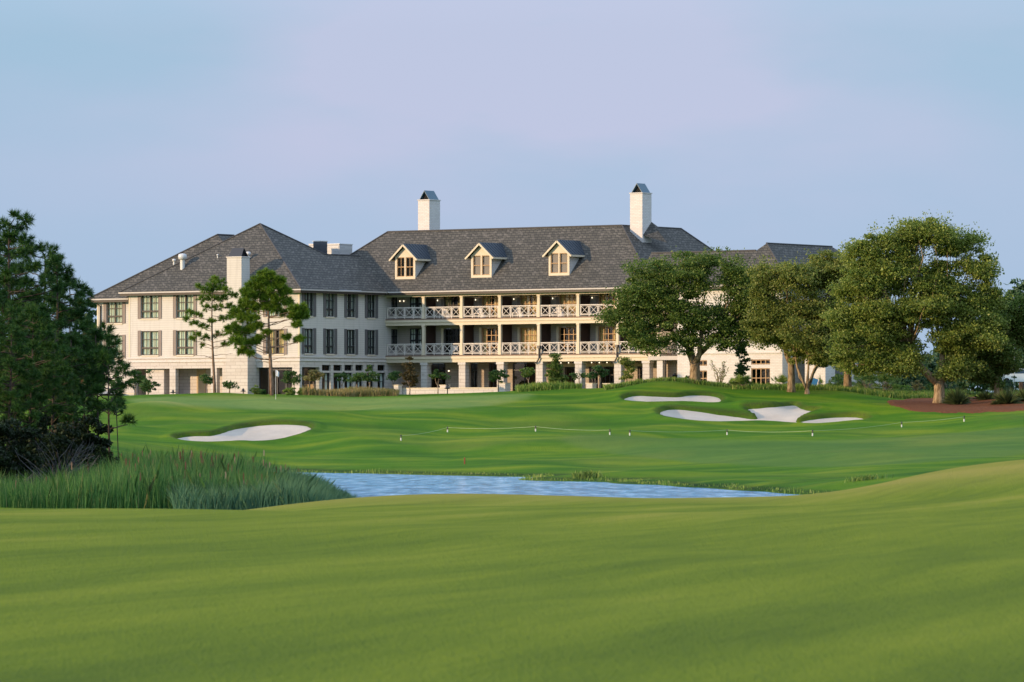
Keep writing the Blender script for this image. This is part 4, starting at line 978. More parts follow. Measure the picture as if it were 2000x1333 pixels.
def oak(name, px, Y, lobes_px, label, cat, mat='oak_leaf', trunkw=.45, fork=3.0, stems=3, depth=.8, per=110, boughs=190, rb=.95, leaf=.18, group=None, barkm='oak_bark', yb=None, extra=None, limbs=70, stemspread=1.4):
    """broadleaf tree: trunk, limbs reaching into the boughs, crown of single leaves"""
    x0, y0, z0 = spot(px, Y, -.05); root = tag(empty(name, (x0, y0, z0)), label, cat, group); s = Y/F
    L = []
    for l in lobes_px:
        cx, cy, rx = l[0], l[1], l[2]; rz = l[3] if len(l) > 3 else rx*.85
        zc = (HZ-cy)*s-z0; L.append(((cx-px)*s, rng.uniform(-.5,.5)*depth*rx*s, zc, rx*s, rx*s*depth, rz*s))
    if boughs > 100:      # every lobe breaks into a few clumps with gaps between them
        L2 = []
        for l in L:
            for q in range(5):
                d = rng.normal(size=3); d /= np.linalg.norm(d); f = .62 if q else .15; k = rng.uniform(.50,.68)
                L2.append((l[0]+d[0]*l[3]*f, l[1]+d[1]*l[4]*f-.2*l[4], l[2]+d[2]*l[5]*f, l[3]*k, l[4]*k, l[5]*k*.85))
        L = L2
    C, O, BC = blobs(L, per, boughs, rb, wisps=.6 if boughs > 100 else 0); V = leaves(C, leaf, .6, O)
    np_mesh('crown', V, 4, M[mat], root)
    m = MB(); cen = np.mean([l[:3] for l in L], axis=0)
    forkp = np.array([0, 0, fork]); tops = []
    prof = [(0,0,-.3),(0.02,0,.35),(.03,0,fork*.5),(0,0,fork)]
    if stems > 0: m.tube(prof, [trunkw*1.25, trunkw, trunkw*.86, trunkw*.8], 10)
    for k in range(max(1, stems)):
        a = 2*math.pi*k/max(1, stems)+(.15 if stems < 5 else .5); q = cen*np.array([.45,.45,1]); q = np.array([q[0]+math.cos(a)*stemspread, q[1]+math.sin(a)*stemspread*.4+.8, min(q[2], fork+2.6)])
        st = limb(m, forkp+np.array([math.cos(a),math.sin(a),-.8])*trunkw*.3, q, trunkw*(.72 if stems < 4 else .5), trunkw*.3, 5, .10, 8); tops += [np.array(p) for p in st[2:]]
    idx = rng.choice(len(BC), min(limbs, len(BC)), replace=False)
    for i in idx:
        b = BC[i]; j = min(range(len(tops)), key=lambda q: np.linalg.norm(tops[q]-b)+(2 if tops[q][2] > b[2]+1 else 0)); limb(m, tops[j], b, trunkw*.15, .025, 5, .14, 5)
    if extra: extra(m, root)
    m.build('trunk', M[barkm], root, True); return root
def needles(T, D, n, ln, w):
    """tufts at T pointing along D: n thin needles each"""
    k = len(T); Tn = np.repeat(T, n, 0); Dn = np.repeat(D, n, 0)
    d = Dn*.9 + rng.normal(size=(k*n,3))*.75; d /= np.linalg.norm(d, axis=1, keepdims=True); e = np.cross(d, rng.normal(size=(k*n,3))); e /= np.linalg.norm(e, axis=1, keepdims=True)+1e-9
    s = ln*(.7+.5*rng.random((k*n,1))); base = Tn - Dn*rng.random((k*n,1))*ln*.8
    return np.stack([base-e*w*.5, base+e*w*.5, base+d*s], 1)
def pine_mesh(root, clusters, H, r0, mat, needle=.22, tufts=7, nn=34, w=.03, trunk_top=None, crook=.15, barkm='pine_bark', bare=()):
    """clusters (x,y,z,r): puffs of needle tufts carried on branches of one stem"""
    m = MB(); tt = trunk_top or H*.97; ph = rng.uniform(0, 6); stem = lambda z: (crook*math.sin(z*.35+ph)-crook*math.sin(ph), crook*.6*math.sin(z*.5+1), z)
    zz = np.linspace(-.3, tt, 12); m.tube([stem(z) if z > 0 else (0,0,z) for z in zz], [max(.02, r0*(1-.85*max(0,z)/tt)) for z in zz], 8)
    T = []; D = []
    for (x, y, z, r) in clusters:
        zb = max(.25*H, min(z-.25*math.hypot(x, y)-.1, tt*.98)); s = stem(zb); limb(m, s, (x, y, z-r*.3), max(.025, r0*.28*(1-zb/H*.5)), .018, 5, .1, 5)
        k = max(3, int(tufts*(r/.6)**1.3)); d = rng.normal(size=(k,3)); d[:,2] = d[:,2]*.8+.35; d /= np.linalg.norm(d, axis=1, keepdims=True)
        T.append(np.array([x,y,z]) + d*r*(.55+.45*rng.random((k,1)))*np.array([1,1,.75])); D.append(d)
    for (x, y, z) in bare: limb(m, stem(z-.2), (x, y, z), .03, .008, 5, .15, 4)
    np_mesh('crown', needles(np.concatenate(T), np.concatenate(D), nn, needle, w), 3, M[mat], root)
    m.build('trunk', M[barkm], root, True)
def pine_px(px, Y, cl, label, r0, group=None, mat='pine_needle', ytop=530, bare=(), grow_=1.25, **kw):
    x0, y0, z0 = spot(px, Y, -.03); root = tag(empty('pine_tree', (x0, y0, z0)), label, 'pine tree', group); s = Y/F
    c = [((a-px)*s, rng.uniform(-.7,.7)*abs(a-px)*s*.6+rng.uniform(-.5,.5), (HZ-b)*s-z0, r*s*grow_) for a, b, r in cl]
    pine_mesh(root, c, (HZ-ytop)*s-z0, r0, mat, bare=[((a-px)*s, 0, (HZ-b)*s-z0) for a, b in bare], **kw); return root
# the two pines in front of the hotel
P1 = [(420,545,9),(412,556,11),(432,553,10),(402,568,11),(424,566,12),(444,566,10),(395,585,10),(415,584,12),(438,584,11),(455,577,9),(386,560,7),(404,602,9),(428,600,11),(450,598,9),(372,612,9),(388,616,8),(365,622,7),(380,632,9),(398,638,9),(415,628,8),(436,622,9),(452,618,8),(462,604,7),(385,652,8),(400,660,8),(425,655,8),(445,650,9),(460,640,8),(375,663,7),(395,675,5),(440,673,7),(455,668,6),(468,655,6)]
P2 = [(518,537,12),(530,545,13),(508,550,13),(545,552,12),(495,560,13),(520,562,15),(540,566,14),(556,570,12),(483,575,13),(500,580,14),(525,584,14),(548,588,13),(562,590,9),(474,592,12),(490,602,13),(512,600,13),(536,602,12),(460,612,12),(476,622,13),(495,624,11),(455,640,13),(470,650,13),(488,645,11),(505,638,10),(463,668,13),(480,672,13),(495,668,10),(472,686,10),(490,690,7),(575,606,11),(590,604,12),(583,622,10),(595,616,9),(572,618,8),(556,612,8),(580,634,8),(560,658,7),(590,661,7),(578,665,6),(520,650,7),(508,662,8)]
pine_px(419.5, 446, P1, 'slim airy pine with open branches, left of the chimney', .14, mat='pine_needle', ytop=540, bare=[(375,693),(400,698),(455,690)], needle=.30, nn=44, w=.038, tufts=18)
pine_px(531, 438, P2, 'fuller pine with dense round needle puffs beside the flagstick', .19, mat='pine_needle', ytop=533, bare=[(560,700),(548,690),(505,706)], needle=.34, nn=50, w=.045, tufts=30, grow_=1.38)
# the dark pine stand by the pond
def stand_pine(H, seed, n=46, Rm=2.3, low=.28):
    """whorled branches with needle puffs toward their ends"""
    cl = []; r_ = np.random.default_rng(seed); z = H*low; a = 0
    while z < H*.97:
        t = (z/H-low)/(1-low); L = Rm*(1-t)**.7*(.55+.65*r_.random())+.10; a += 2.2+r_.random()*.9
        k = max(1, int(L/.55))
        for q in range(k):
            f = 1-q*.42/max(1, L*.55)
            if f < .25: break
            w = r_.normal()*.16; cl.append((L*f*math.cos(a+w), L*f*math.sin(a+w), z+.30*L*f**2+r_.normal()*.08, .30+.20*r_.random()))
        z += H/n*(.7+.6*r_.random())
    cl.append((0,0,H-.05,.28)); return cl
def stand_proto(H, seed, r0, label, n=46, Rm=2.3, low=.28, mat='pine_needle_shaded'):
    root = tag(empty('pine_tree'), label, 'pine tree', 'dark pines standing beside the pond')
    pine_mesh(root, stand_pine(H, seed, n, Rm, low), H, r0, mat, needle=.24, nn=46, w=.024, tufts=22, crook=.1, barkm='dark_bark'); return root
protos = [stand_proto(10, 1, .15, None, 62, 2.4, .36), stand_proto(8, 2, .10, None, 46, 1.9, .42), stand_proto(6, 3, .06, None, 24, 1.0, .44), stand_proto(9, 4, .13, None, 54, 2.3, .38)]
used = [False]*4
ST = [(-70,205,0,425,'tall dark pine cut by the left picture edge'),(28,212,0,420,'tallest pine of the dark stand, tip above the rest'),(-15,225,3,455,'dark pine filling the left edge behind the tallest one'),(78,222,3,482,'dark pine just right of the tallest one'),
      (112,214,0,505,'broad dark pine with outer boughs against the sky'),(138,228,1,552,'narrower dark pine on the right shoulder of the stand'),(60,200,1,600,'shorter dark pine in front of the tallest one'),(15,198,3,640,'low dark pine at the front left of the stand'),
      (100,203,1,640,'lower pine in front of the broad one'),(165,232,2,628,'young pine with thin stem beside the gap of sky'),(188,214,2,645,'slender pine at the right rim of the stand'),(213,206,2,655,'rightmost thin pine, boughs hanging toward the green'),(140,206,2,655,'small pine before the right shoulder of the stand')]
for px, Y, k, top, lab in ST:
    x, y, z = spot(px, Y, -.05); H = (HZ-top)/F*Y - z; base = [10,8,6,9][k]
    if not used[k]: o = protos[k]; used[k] = True
    else: o = copy_tree(protos[k])
    o.location = (x, y, z); sc_ = H/base; o.scale = (sc_*.97, sc_*.97, sc_); o.rotation_euler = (0, 0, px*1.7); o['label'] = lab
# drooping low branch of the rightmost pine is a small sapling
pine_px(232, 204, [(225,800,9),(240,798,8),(215,790,8),(228,786,7),(238,806,7)], 'small leaning pine sapling with low boughs over the bank', .03, 'dark pines standing beside the pond', 'pine_needle_shaded', ytop=792, needle=.18, nn=40, w=.02, barkm='dark_bark')
# live oaks
def droopy(px_, Y_, pts):
    return None
oak('oak_tree', 1357, 431, [(1225,590,48,40),(1290,555,62,48),(1370,545,62,50),(1430,560,50,45),(1240,640,50,38),(1310,620,62,45),(1390,620,62,48),(1450,610,42,40),(1285,672,45,26),(1355,668,50,24),(1420,665,48,30),(1200,615,24,26),(1465,650,30,26),(1482,595,38,44),(1502,650,32,36),(1465,555,26,26)],
    'wide dark live oak with forked trunk, hiding the balcony end', 'oak tree', 'oak_leaf_dark', .50, 1.9, 4, per=180, boughs=600, rb=1.0, group='live oaks right of the balconies', stemspread=2.2)
oak('oak_tree', 1545, 424, [(1490,560,34,42),(1482,625,36,44),(1545,548,50,38),(1600,524,48,36),(1640,550,52,54),(1520,610,48,42),(1590,610,58,48),(1650,630,42,45),(1545,660,44,32),(1610,670,52,34),(1500,650,30,26),(1590,700,40,20)],
    'olive live oak between the dark oak and the biggest one', 'oak tree', 'oak_leaf_olive', .34, 2.6, 2, per=200, boughs=560, rb=.95, group='live oaks right of the balconies')
oak('oak_tree', 1576, 422, [(1560,650,34,26),(1600,655,38,28),(1580,690,34,22),(1610,690,28,22)],
    'small many-stemmed oak with pale bare stems by the blue board', 'oak tree', 'oak_leaf_olive', .20, .5, 6, per=150, boughs=60, rb=.8, limbs=24, group='live oaks right of the balconies', stemspread=1.3)
oak('oak_tree', 1834, 408, [(1700,500,45,38),(1760,468,46,36),(1812,456,42,32),(1868,478,44,38),(1690,560,52,48),(1760,540,60,50),(1835,545,62,52),(1905,520,34,38),(1665,620,42,42),(1730,620,58,48),(1810,620,64,50),(1890,610,52,50),(1930,580,30,34),(1650,680,32,34),(1700,690,48,34),(1770,690,52,36),(1868,670,50,34),(1925,650,34,36),(1645,560,20,26),(1690,716,40,20),(1872,716,36,24),(1760,722,30,14)],
    'biggest live oak, thick spotted trunk rising from the straw bed', 'oak tree', 'oak_leaf', .50, 1.9, 2, per=175, boughs=1250, rb=1.0, group='live oaks right of the balconies', stemspread=1.3, limbs=130)
oak('oak_tree', 1655, 430, [(1640,685,36,32),(1680,675,38,34),(1660,640,40,34),(1715,695,36,30),(1745,700,34,30),(1775,705,30,26),(1620,700,20,24)],
    'oak with straight bare trunk left behind the biggest one', 'oak tree', 'oak_leaf_olive', .36, 3.4, 2, per=230, boughs=150, rb=.9, group='live oaks right of the balconies')
oak('oak_tree', 1946, 412, [(1930,640,42,38),(1975,620,40,40),(1910,690,40,32),(1960,690,44,32),(2010,660,40,46),(1900,728,34,24),(1925,742,26,18),(1965,722,28,20),(2030,600,40,45)],
    'dark oak with low crown at the right picture edge', 'oak tree', 'oak_leaf_dark', .26, 2.0, 2, per=190, boughs=430, rb=.95, group='live oaks right of the balconies', barkm='oak_bark')
# small trees and shrubs planted by the hotel
SM = 'young trees planted along the hotel front'
def small(px, Y, lobes, label, cat='young tree', name='young_tree', mat='shrub_leaf', tw=.05, fork=.9, per=70, boughs=26, rb=.36, leaf=.16, stems=2, group=SM, limbs=14, sp=.25):
    return oak(name, px, Y, lobes, label, cat, mat, tw, fork, stems, per=per, boughs=boughs, rb=rb, leaf=leaf, group=group, barkm='young_bark', limbs=limbs, stemspread=sp)
small(226,452,[(225,742,13,16),(226,758,10,10)],'slim leafy shrub against the left block wall','shrub','shrub')
small(265,452,[(258,738,11,10),(272,742,11,10),(266,730,7,6)],'left small tree of the pair before the first arch','small tree')
small(289,449,[(284,752,13,12),(297,752,12,11),(291,732,6,11)],'right bushy tree of the pair before the first arch','small tree')
small(404,458,[(404,743,10,8),(402,738,6,5)],'tiny round-headed tree in the second arch','small tree', boughs=14)
small(448,450,[(442,756,9,9),(454,752,10,10),(448,748,7,8)],'loose low shrub under the left chimney','shrub','shrub', boughs=14, per=40)
small(574,452,[(563,738,10,10),(576,740,10,10),(570,731,8,6)],'small tree before the glazed corner','small tree')
small(613,450,[(606,736,9,9),(618,734,9,9),(612,728,8,6)],'grey green crape myrtle right of the wing corner','small tree', mat='tan_grass')
small(668,451,[(663,738,9,8),(674,736,8,8)],'dark small tree before the tall windows, leftmost of three','small tree', boughs=14)
small(697,450,[(692,738,9,9),(703,736,9,9)],'middle small tree before the tall windows','small tree', boughs=16)
small(722,449,[(716,732,9,13),(727,735,10,12),(722,722,6,8)],'rightmost small tree before the tall windows','small tree', boughs=20)
small(768,452,[(762,736,8,9),(775,735,8,9),(769,728,7,6)],'round dark tree where the wing meets the balconies','small tree', boughs=18)
small(800,447,[(800,716,8,15),(795,735,12,12),(808,736,12,12),(801,748,13,8),(800,704,5,7)],'coppery cone-shaped tree before the low stone wall','small tree', mat='bronze_leaf', boughs=40, per=80)
small(855,457,[(848,734,9,8),(861,735,9,8),(854,728,7,6)],'small tree inside the second arcade bay','small tree', boughs=16)
small(973,446,[(966,734,10,10),(980,737,11,11),(972,728,8,6)],'leaning leafy tree at the low wall pillar','small tree', boughs=24)
small(1032,445,[(1026,729,9,9),(1038,728,9,9),(1032,722,8,6)],'light green vase-shaped tree in the fourth bay','small tree', mat='palm_leaf', boughs=18)
small(1086,441,[(1086,699,8,12),(1083,716,12,12),(1092,730,13,12),(1079,734,12,10),(1087,742,14,8)],'tall dark leafy young tree before the fifth bay','small tree', boughs=58, per=90, mat='oak_leaf_dark')
small(1131,445,[(1124,733,9,8),(1138,735,9,9)],'small airy tree in front of the stone pier','small tree', boughs=12, per=40)
small(1171,443,[(1165,729,9,9),(1177,729,9,9),(1171,722,7,6)],'small tree between the two stone planters','small tree', boughs=18)
small(1224,438,[(1220,705,10,12),(1226,722,12,12),(1222,736,11,9),(1230,712,8,12)],'slim feathery tree at the last arcade piers','small tree', mat='oak_leaf_olive', boughs=50, per=70, leaf=.13)
small(1451,433,[(1450,665,10,20),(1446,690,12,16),(1453,712,12,14),(1449,728,11,9)],'narrow dark weeping tree before the white stone block','small tree', mat='shrub_leaf', boughs=60, per=70, fork=1.2)
small(1346,436,[(1338,738,9,8),(1352,736,8,8)],'twiggy shrub under the dark oak','shrub','shrub', boughs=8, per=16)
def shrub(px, Y, rpx, label, mat='shrub_leaf', leaf=.15, name='shrub', cat='shrub', boughs=22, per=60, group='low shrubs on the terrace edge', hz=.75):
    x0, y0, z0 = spot(px, Y, 0); s = Y/F; r = rpx*s; root = tag(empty(name, (x0, y0, z0)), label, cat, group)
    C, O, BC = blobs([(0,0,r*hz*.8,r,r*.8,r*hz)], per, boughs, max(.2, r*.38), .45); C[:,2] = np.abs(C[:,2]); np_mesh('foliage', leaves(C, leaf, .6, O), 4, M[mat], root)
    m = MB()
    for b in BC[::3]: limb(m, (0,0,0), b, .03, .01, 3, .1, 4)
    m.build('stem', M['young_bark'], root); return root
shrub(500,447,12,'low green shrub left of the flowering strip',mat='palm_leaf'); shrub(512,448,9,'round shrub beside the full pine trunk'); shrub(566,445,13,'low bush at the left end of the grass strip', mat='meadow_grass')
shrub(590,444,10,'yellowish bush behind the grass strip', mat='palm_leaf'); shrub(682,446,14,'bright lime bush in the middle of the grass strip', mat='palm_leaf')
# dark bushes in front of the pines
DB = [(-60,190,85,125),(10,192,75,112),(75,200,70,100),(130,196,64,92),(178,202,52,90),(45,206,80,130),(110,212,72,125),(160,214,54,108),(200,200,34,70)]
DL = ['dark bush cut by the left edge','dark bush at the front left of the pines','dark bush below the shorter pine','dark bush with grey dead twigs around it','dark bush at the right front of the stand','tall dark bush under the tallest pine','tall dark bush behind the dead twigs','dark bush behind the slender pine','small dark bush nearest the green']
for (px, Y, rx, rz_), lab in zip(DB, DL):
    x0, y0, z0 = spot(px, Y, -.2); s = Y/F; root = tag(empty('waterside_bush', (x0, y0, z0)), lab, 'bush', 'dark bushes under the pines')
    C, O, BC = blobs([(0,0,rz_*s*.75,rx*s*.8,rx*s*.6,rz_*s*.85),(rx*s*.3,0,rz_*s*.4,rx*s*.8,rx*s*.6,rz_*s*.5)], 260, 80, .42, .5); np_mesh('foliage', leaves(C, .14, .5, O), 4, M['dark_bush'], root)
    m = MB()
    for b in BC[::4]: limb(m, (0,0,0), b, .03, .008, 4, .15, 4)
    m.build('stem', M['dark_bark'], root)
for (px, Y, zr0, ln, lab) in [(112,190,.6,2.1,'fan of grey dead twigs, lower one'),(118,193,1.5,1.7,'fan of grey dead twigs reaching up right'),(25,186,.5,1.2,'small patch of grey dead twigs at far left')]:
    x0, y0, z0 = spot(px, Y, 0); m = MB()
    for k in range(46):
        a = rng.uniform(-2.9, -.1) if k % 3 else rng.uniform(-.6,.6); r = ln*rng.uniform(.5, 1); b = (math.cos(a)*r*.9, -abs(math.sin(a))*.5, zr0+rng.uniform(-.1,.75)*r)
        limb(m, (0,0,zr0*.4), b, .016, .005, 5, .18, 4)
    tag(m.build('dead_branches', M['grey_twig'], None, loc=(x0, y0, z0)), lab, 'dead branches')
# ------------------------------------------------------------------ reeds and grasses
def blades(P, h, w, bend, mat, name, label, cat, jit=.35, kind='stuff'):
    n = len(P); hh = (h if isinstance(h, np.ndarray) else np.full(n, h))*(1+jit*rng.normal(size=n)*.6).clip(.4, 1.35); a = rng.random(n)*6.283; e = np.stack([np.cos(a), np.sin(a), 0*a], 1)*w*.5
    b = rng.normal(size=(n,3))*bend; b[:,2] = 0; b *= hh[:,None]; up = np.array([0,0,1.0])
    m1 = P + up*(hh*.6)[:,None] + b*.4; m2 = P + up*hh[:,None]*(1-.0) + b*1.1
    V = np.stack([P-e, P+e, m1+e*.75, m2, m1-e*.75], 1); o = np_mesh(name, V, 5, M[mat]); return tag(o, label, cat, None, kind)
def scatter(n, Xr, Yr, keep=None, persp=False):
    X = rng.uniform(Xr[0], Xr[1], n); Y = rng.uniform(Yr[0], Yr[1], n)
    if persp: X = at(X, Y)
    if keep is not None: k = keep(X, Y); X, Y = X[k], Y[k]
    Z = np.array([gz(a, b) for a, b in zip(X, Y)]); return X, Y, Z
def fbm(X, Y, s): return np.sin(X*s+1.3*np.sin(Y*s*.6))*.5+np.sin(Y*s*1.3+X*s*.5+2)*.3+np.sin(X*s*3.1+Y*s*2.2)*.2
def rk(X, Y):
    px = 1000+F*X/Y; edge = 575+20*np.sin(Y*.2)+(Y-180)*.55; return (px < edge+rng.normal(size=len(X))*7) & (px > -220) & (rng.random(len(X)) < 1.1-.5*np.clip((px-edge+60)/60,0,1))
X, Y, Z = scatter(150000, (-220, 640), (178, 256), rk, True)
hh = 1.28+.26*fbm(X, Y, .8)+.16*rng.normal(size=len(X)); px = 1000+F*X/Y; hh *= 1-.40*sstep(px, 470, 640); hh *= (1-.25*sstep(-px,-260,-60))
blades(np.stack([X,Y,Z-.1],1), (hh*.94).clip(.4,1.75), .019, .15, 'reed_blade', 'reeds', 'tall green reeds crowding the pond edge', 'reeds', jit=.45)
k = rng.random(len(X)) < .0012+.003*(np.abs(px-440) < 110); Xc, Yc, Zc, Hc = X[k], Y[k], Z[k], hh[k]
Cn = np.stack([Xc, Yc, Zc-.1+Hc*rng.uniform(.9,1.15,len(Xc))], 1); hv = .26; w = .026
V = np.stack([Cn+[-w,0,-hv/2], Cn+[w,0,-hv/2], Cn+[w*.9,0,hv*.4], Cn+[0,0,hv*.7], Cn+[-w*.9,0,hv*.4]], 1)
tag(np_mesh('cattail_heads', V, 5, M['cattail_head']), 'brown and pale cattail heads over the reeds', 'cattails', None, 'stuff')
# low sedge mound tapering into the pond
def sk(X, Y):
    px = 1000+F*X/Y; lim = 640+ 50*sstep(-Y, -215, -190)-60*sstep(Y, 215, 240); return (px < lim+rng.normal(size=len(X))*5)
X, Y, Z = scatter(80000, (340, 700), (176, 232), sk, True); px = 1000+F*X/Y
hh = (.80-.48*sstep(px, 560, 690))*(1+.2*fbm(X, Y, 1.5))
blades(np.stack([X,Y,np.maximum(Z,-3.02)-.02],1), hh, .020, .30, 'low_sedge', 'sedge', 'soft blue green sedge at the tip of the reeds', 'sedge')
# fringe along the far shore
X, Y, Z = scatter(60000, (560, 1640), (205, 322), lambda X, Y: np.abs(tps(X, Y)+2.95) < .055, True)
hh = .12+.18*np.clip(fbm(X, Y, .5), 0, 1)
blades(np.stack([X,Y,Z-.02],1), hh, .04, .25, 'meadow_grass', 'shore_grass', 'thin grass fringe along the far shore', 'grass')
for pxc, Yc, n, r, h, lab in [(1141,266,240,.8,.32,'bright grass tuft on the far shore'),(1690,217,160,.7,.2,'grass tuft where the pond bank meets the fairway')]:
    x0, y0, z0 = spot(pxc, Yc); P = np.stack([rng.normal(size=n)*r*.5, rng.normal(size=n)*r*.5, np.zeros(n)], 1); P[:,2] = [gz(x0+a, y0+b)-z0-.03 for a, b, _ in P]
    o = blades(P, h, .06, .3, 'palm_leaf', 'grass_tuft', lab, 'grass tuft'); o.location = (x0, y0, z0)
# ornamental grass strips
def strip(n, xr, yr, h, mat, name, label, w=.06, keep=None, clump=.9):
    X, Y, Z = scatter(n, xr, yr, keep, True); hh = h*(1+.35*fbm(X, Y, clump)); return blades(np.stack([X,Y,Z-.03],1), hh.clip(.1,9), w, .22, mat, name, label, 'ornamental grass')
strip(9000, (592, 778), (441, 447), .55, 'tan_grass', 'feather_grass', 'tan and green feather grass before the tall windows')
strip(2600, (1008, 1136), (438, 442), .5, 'meadow_grass', 'feather_grass', 'soft green grass strip before the fourth bay')
strip(5200, (1180, 1440), (430, 434.5), .36, 'meadow_grass', 'meadow_grass', 'tall grass behind the mound of the upper bunker')
strip(20000, (1430, 1900), (426, 438), .42, 'meadow_grass', 'meadow_grass', 'long rough grass under the oaks')
strip(2500, (1880, 2050), (423, 432), .5, 'meadow_grass', 'meadow_grass', 'rough grass behind the right straw bed')
# palmettos and spiky clumps
def palmetto(px, Y, h, label, mat='palm_leaf', n=16, fan=True, group='palmettos under the oaks', name='palmetto'):
    x0, y0, z0 = spot(px, Y); root = tag(empty(name, (x0, y0, z0)), label, 'palmetto' if fan else 'spiky grass', group); Q = []; m = MB()
    for i in range(n):
        a = rng.random()*6.283; t = rng.uniform(.25, 1.35); L = h*rng.uniform(.55, .95); d = np.array([math.cos(a)*math.cos(t), math.sin(a)*math.cos(t), math.sin(t)]); tip = d*L*.72
        if fan:
            m.tube([(0,0,0), tuple(tip*.5+[0,0,.04]), tuple(tip)], [.02,.018,.012], 4)
            s = np.cross(d, [0,0,1.0]); s /= np.linalg.norm(s)+1e-9; u_ = np.cross(s, d)
            for j in range(11):
                b = -1.25+2.5*j/10; dd = d*math.cos(b)+s*math.sin(b)+u_*.12*math.cos(b*2); e = np.cross(dd, u_); e /= np.linalg.norm(e)+1e-9; q = tip+dd*L*.42; Q.append([tip, tip+dd*L*.2+e*.035, q+np.array([0,0,-.05*L]), tip+dd*L*.2-e*.035])
        else:
            for j in range(5):
                a2 = a+rng.normal()*.35; t2 = t+rng.normal()*.12; dd = np.array([math.cos(a2)*math.cos(t2), math.sin(a2)*math.cos(t2), math.sin(t2)]); e = np.cross(dd, [0,0,1.0]); e /= np.linalg.norm(e)+1e-9; q = dd*L
                Q.append([-e*.03, e*.03, q+np.array([0,0,-.10*L*math.cos(t2)]), q*.5-e*.035+np.array([0,0,.03*L])])
    np_mesh('fronds', np.array(Q), 4, M[mat], root)
    if m.f: m.build('stalk', M['young_bark'], root)
    return root
palmetto(1450,427,1.5,'wide pale palmetto before the white stone block',n=34); palmetto(1434,427.5,1.1,'lower palmetto left of the wide one',n=16); palmetto(1530,431,1.6,'palmetto by the small many-stemmed oak',n=18)
palmetto(1695,434,2.3,'tall bright palmetto right of the straight trunk',n=20); palmetto(1728,434,2.0,'yellow green palmetto before the grey wall',n=16); palmetto(1668,436,1.8,'palmetto just behind the straight trunk',n=14); palmetto(1610,434,1.7,'palmetto right of the blue board',n=14)
palmetto(1640,435,1.6,'short palmetto left of the straight trunk',n=12)
palmetto(1872,404,1.95,'big spiky clump right of the thick trunk','spiky_leaf',70,False,'spiky clumps on the straw bed','spiky_grass'); palmetto(1925,409,1.3,'small spiky clump in the middle of the straw bed','spiky_leaf',40,False,'spiky clumps on the straw bed','spiky_grass')
palmetto(1968,402,1.75,'spiky clump with yellow tips near the right edge','spiky_leaf',60,False,'spiky clumps on the straw bed','spiky_grass'); palmetto(2004,404,1.6,'spiky clump cut by the right edge','spiky_leaf',50,False,'spiky clumps on the straw bed','spiky_grass'); palmetto(1944,402,.7,'low pale tuft at the foot of the dark oak','spiky_leaf',22,False,'spiky clumps on the straw bed','spiky_grass')
shrub(1795,437,14,'round tan bush behind the straw bed', mat='tan_grass', group='bushes behind the oaks', hz=1.1); shrub(1760,440,15,'soft green bush behind the straw bed', mat='meadow_grass', group='bushes behind the oaks'); shrub(1895,425,16,'leafy bush under the right oak', group='bushes behind the oaks'); shrub(1850,440,18,'blue green bush beside the thick trunk', mat='far_leaf', group='bushes behind the oaks', hz=1.2)
shrub(1975,432,16,'blue green bush near the parked cars', mat='far_leaf', group='bushes behind the oaks', hz=1.2); shrub(1820,445,13,'small bush left of the thick trunk', group='bushes behind the oaks')
shrub(1690,443,20,'broad dark bush behind the tall palmetto', group='bushes behind the oaks', hz=1.3, boughs=40); shrub(1735,446,24,'tall bush against the far grey wall', mat='oak_leaf_dark', group='bushes behind the oaks', hz=1.5, boughs=44); shrub(1640,444,16,'bush between board and straight trunk', group='bushes behind the oaks', hz=1.1, boughs=30); shrub(1790,450,26,'tall hazy bush left of the thick trunk', mat='far_leaf', group='bushes behind the oaks', hz=1.5, boughs=44)
# cactus-like sparse shrub in front of the stone block
x0, y0, z0 = spot(1405, 436); m = MB(); root = tag(empty('bare_shrub', (x0, y0, z0)), 'sparse upright shrub with bare stems before the stone block', 'shrub'); C = []
for k in range(14):
    a = rng.random()*6.283; q = np.array([math.cos(a)*.75, math.sin(a)*.4, rng.uniform(1.3, 2.2)]); pts = limb(m, (0,0,0), q, .03, .012, 6, .12, 4)
    for p in pts[2:]: C += [np.array(p)+rng.normal(size=3)*.06 for _ in range(7)]
np_mesh('foliage', leaves(np.array(C), .11, .5), 4, M['oak_leaf_olive'], root); m.build('stem', M['young_bark'], root)
# background trees
def far_tree(px, Y, top, rx, label, group, mat='far_leaf', yb=None):
    x0, y0, z0 = at(px, Y), Y, 2.5; s = Y/F; H = (HZ-top)*s-z0; root = tag(empty('background_tree', (x0, y0, z0)), label, 'tree', group); r = rx*s
    L = [(0,0,H*.72,r*.75,r*.6,H*.28),(-r*.45,0,H*.5,r*.6,r*.5,H*.25),(r*.45,0,H*.48,r*.6,r*.5,H*.25),(0,0,H*.3,r*.8,r*.6,H*.26)]
    C, O, BC = blobs(L, 55, 95, r*.26+.3, .5); np_mesh('crown', leaves(C, .5, .6, O), 4, M[mat], root); m = MB(); m.tube([(0,0,-.5),(0,0,H*.6)],[.3,.12],6)
    for b in BC[::8]: limb(m, (0,0,H*.35), b, .08, .03, 3, .1, 4)
    m.build('trunk', M['dark_bark'], root)
BGR = 'trees behind the car park on the right'; BGL = 'trees beyond the left end of the hotel'
for px, Y, top, rx, lab in [(1995,520,535,48,'dark conifer-like tree rising at the right edge'),(1960,560,600,55,'hazy tree left of the dark edge tree'),(1900,600,660,60,'far tree seen below the right oak crown'),(1850,640,668,60,'far tree seen just right of the thick trunk'),(2050,620,650,70,'far tree cut by the right edge'),(1780,660,690,60,'far tree seen left of the thick trunk')]:
    far_tree(px, Y, top, rx, lab, BGR)
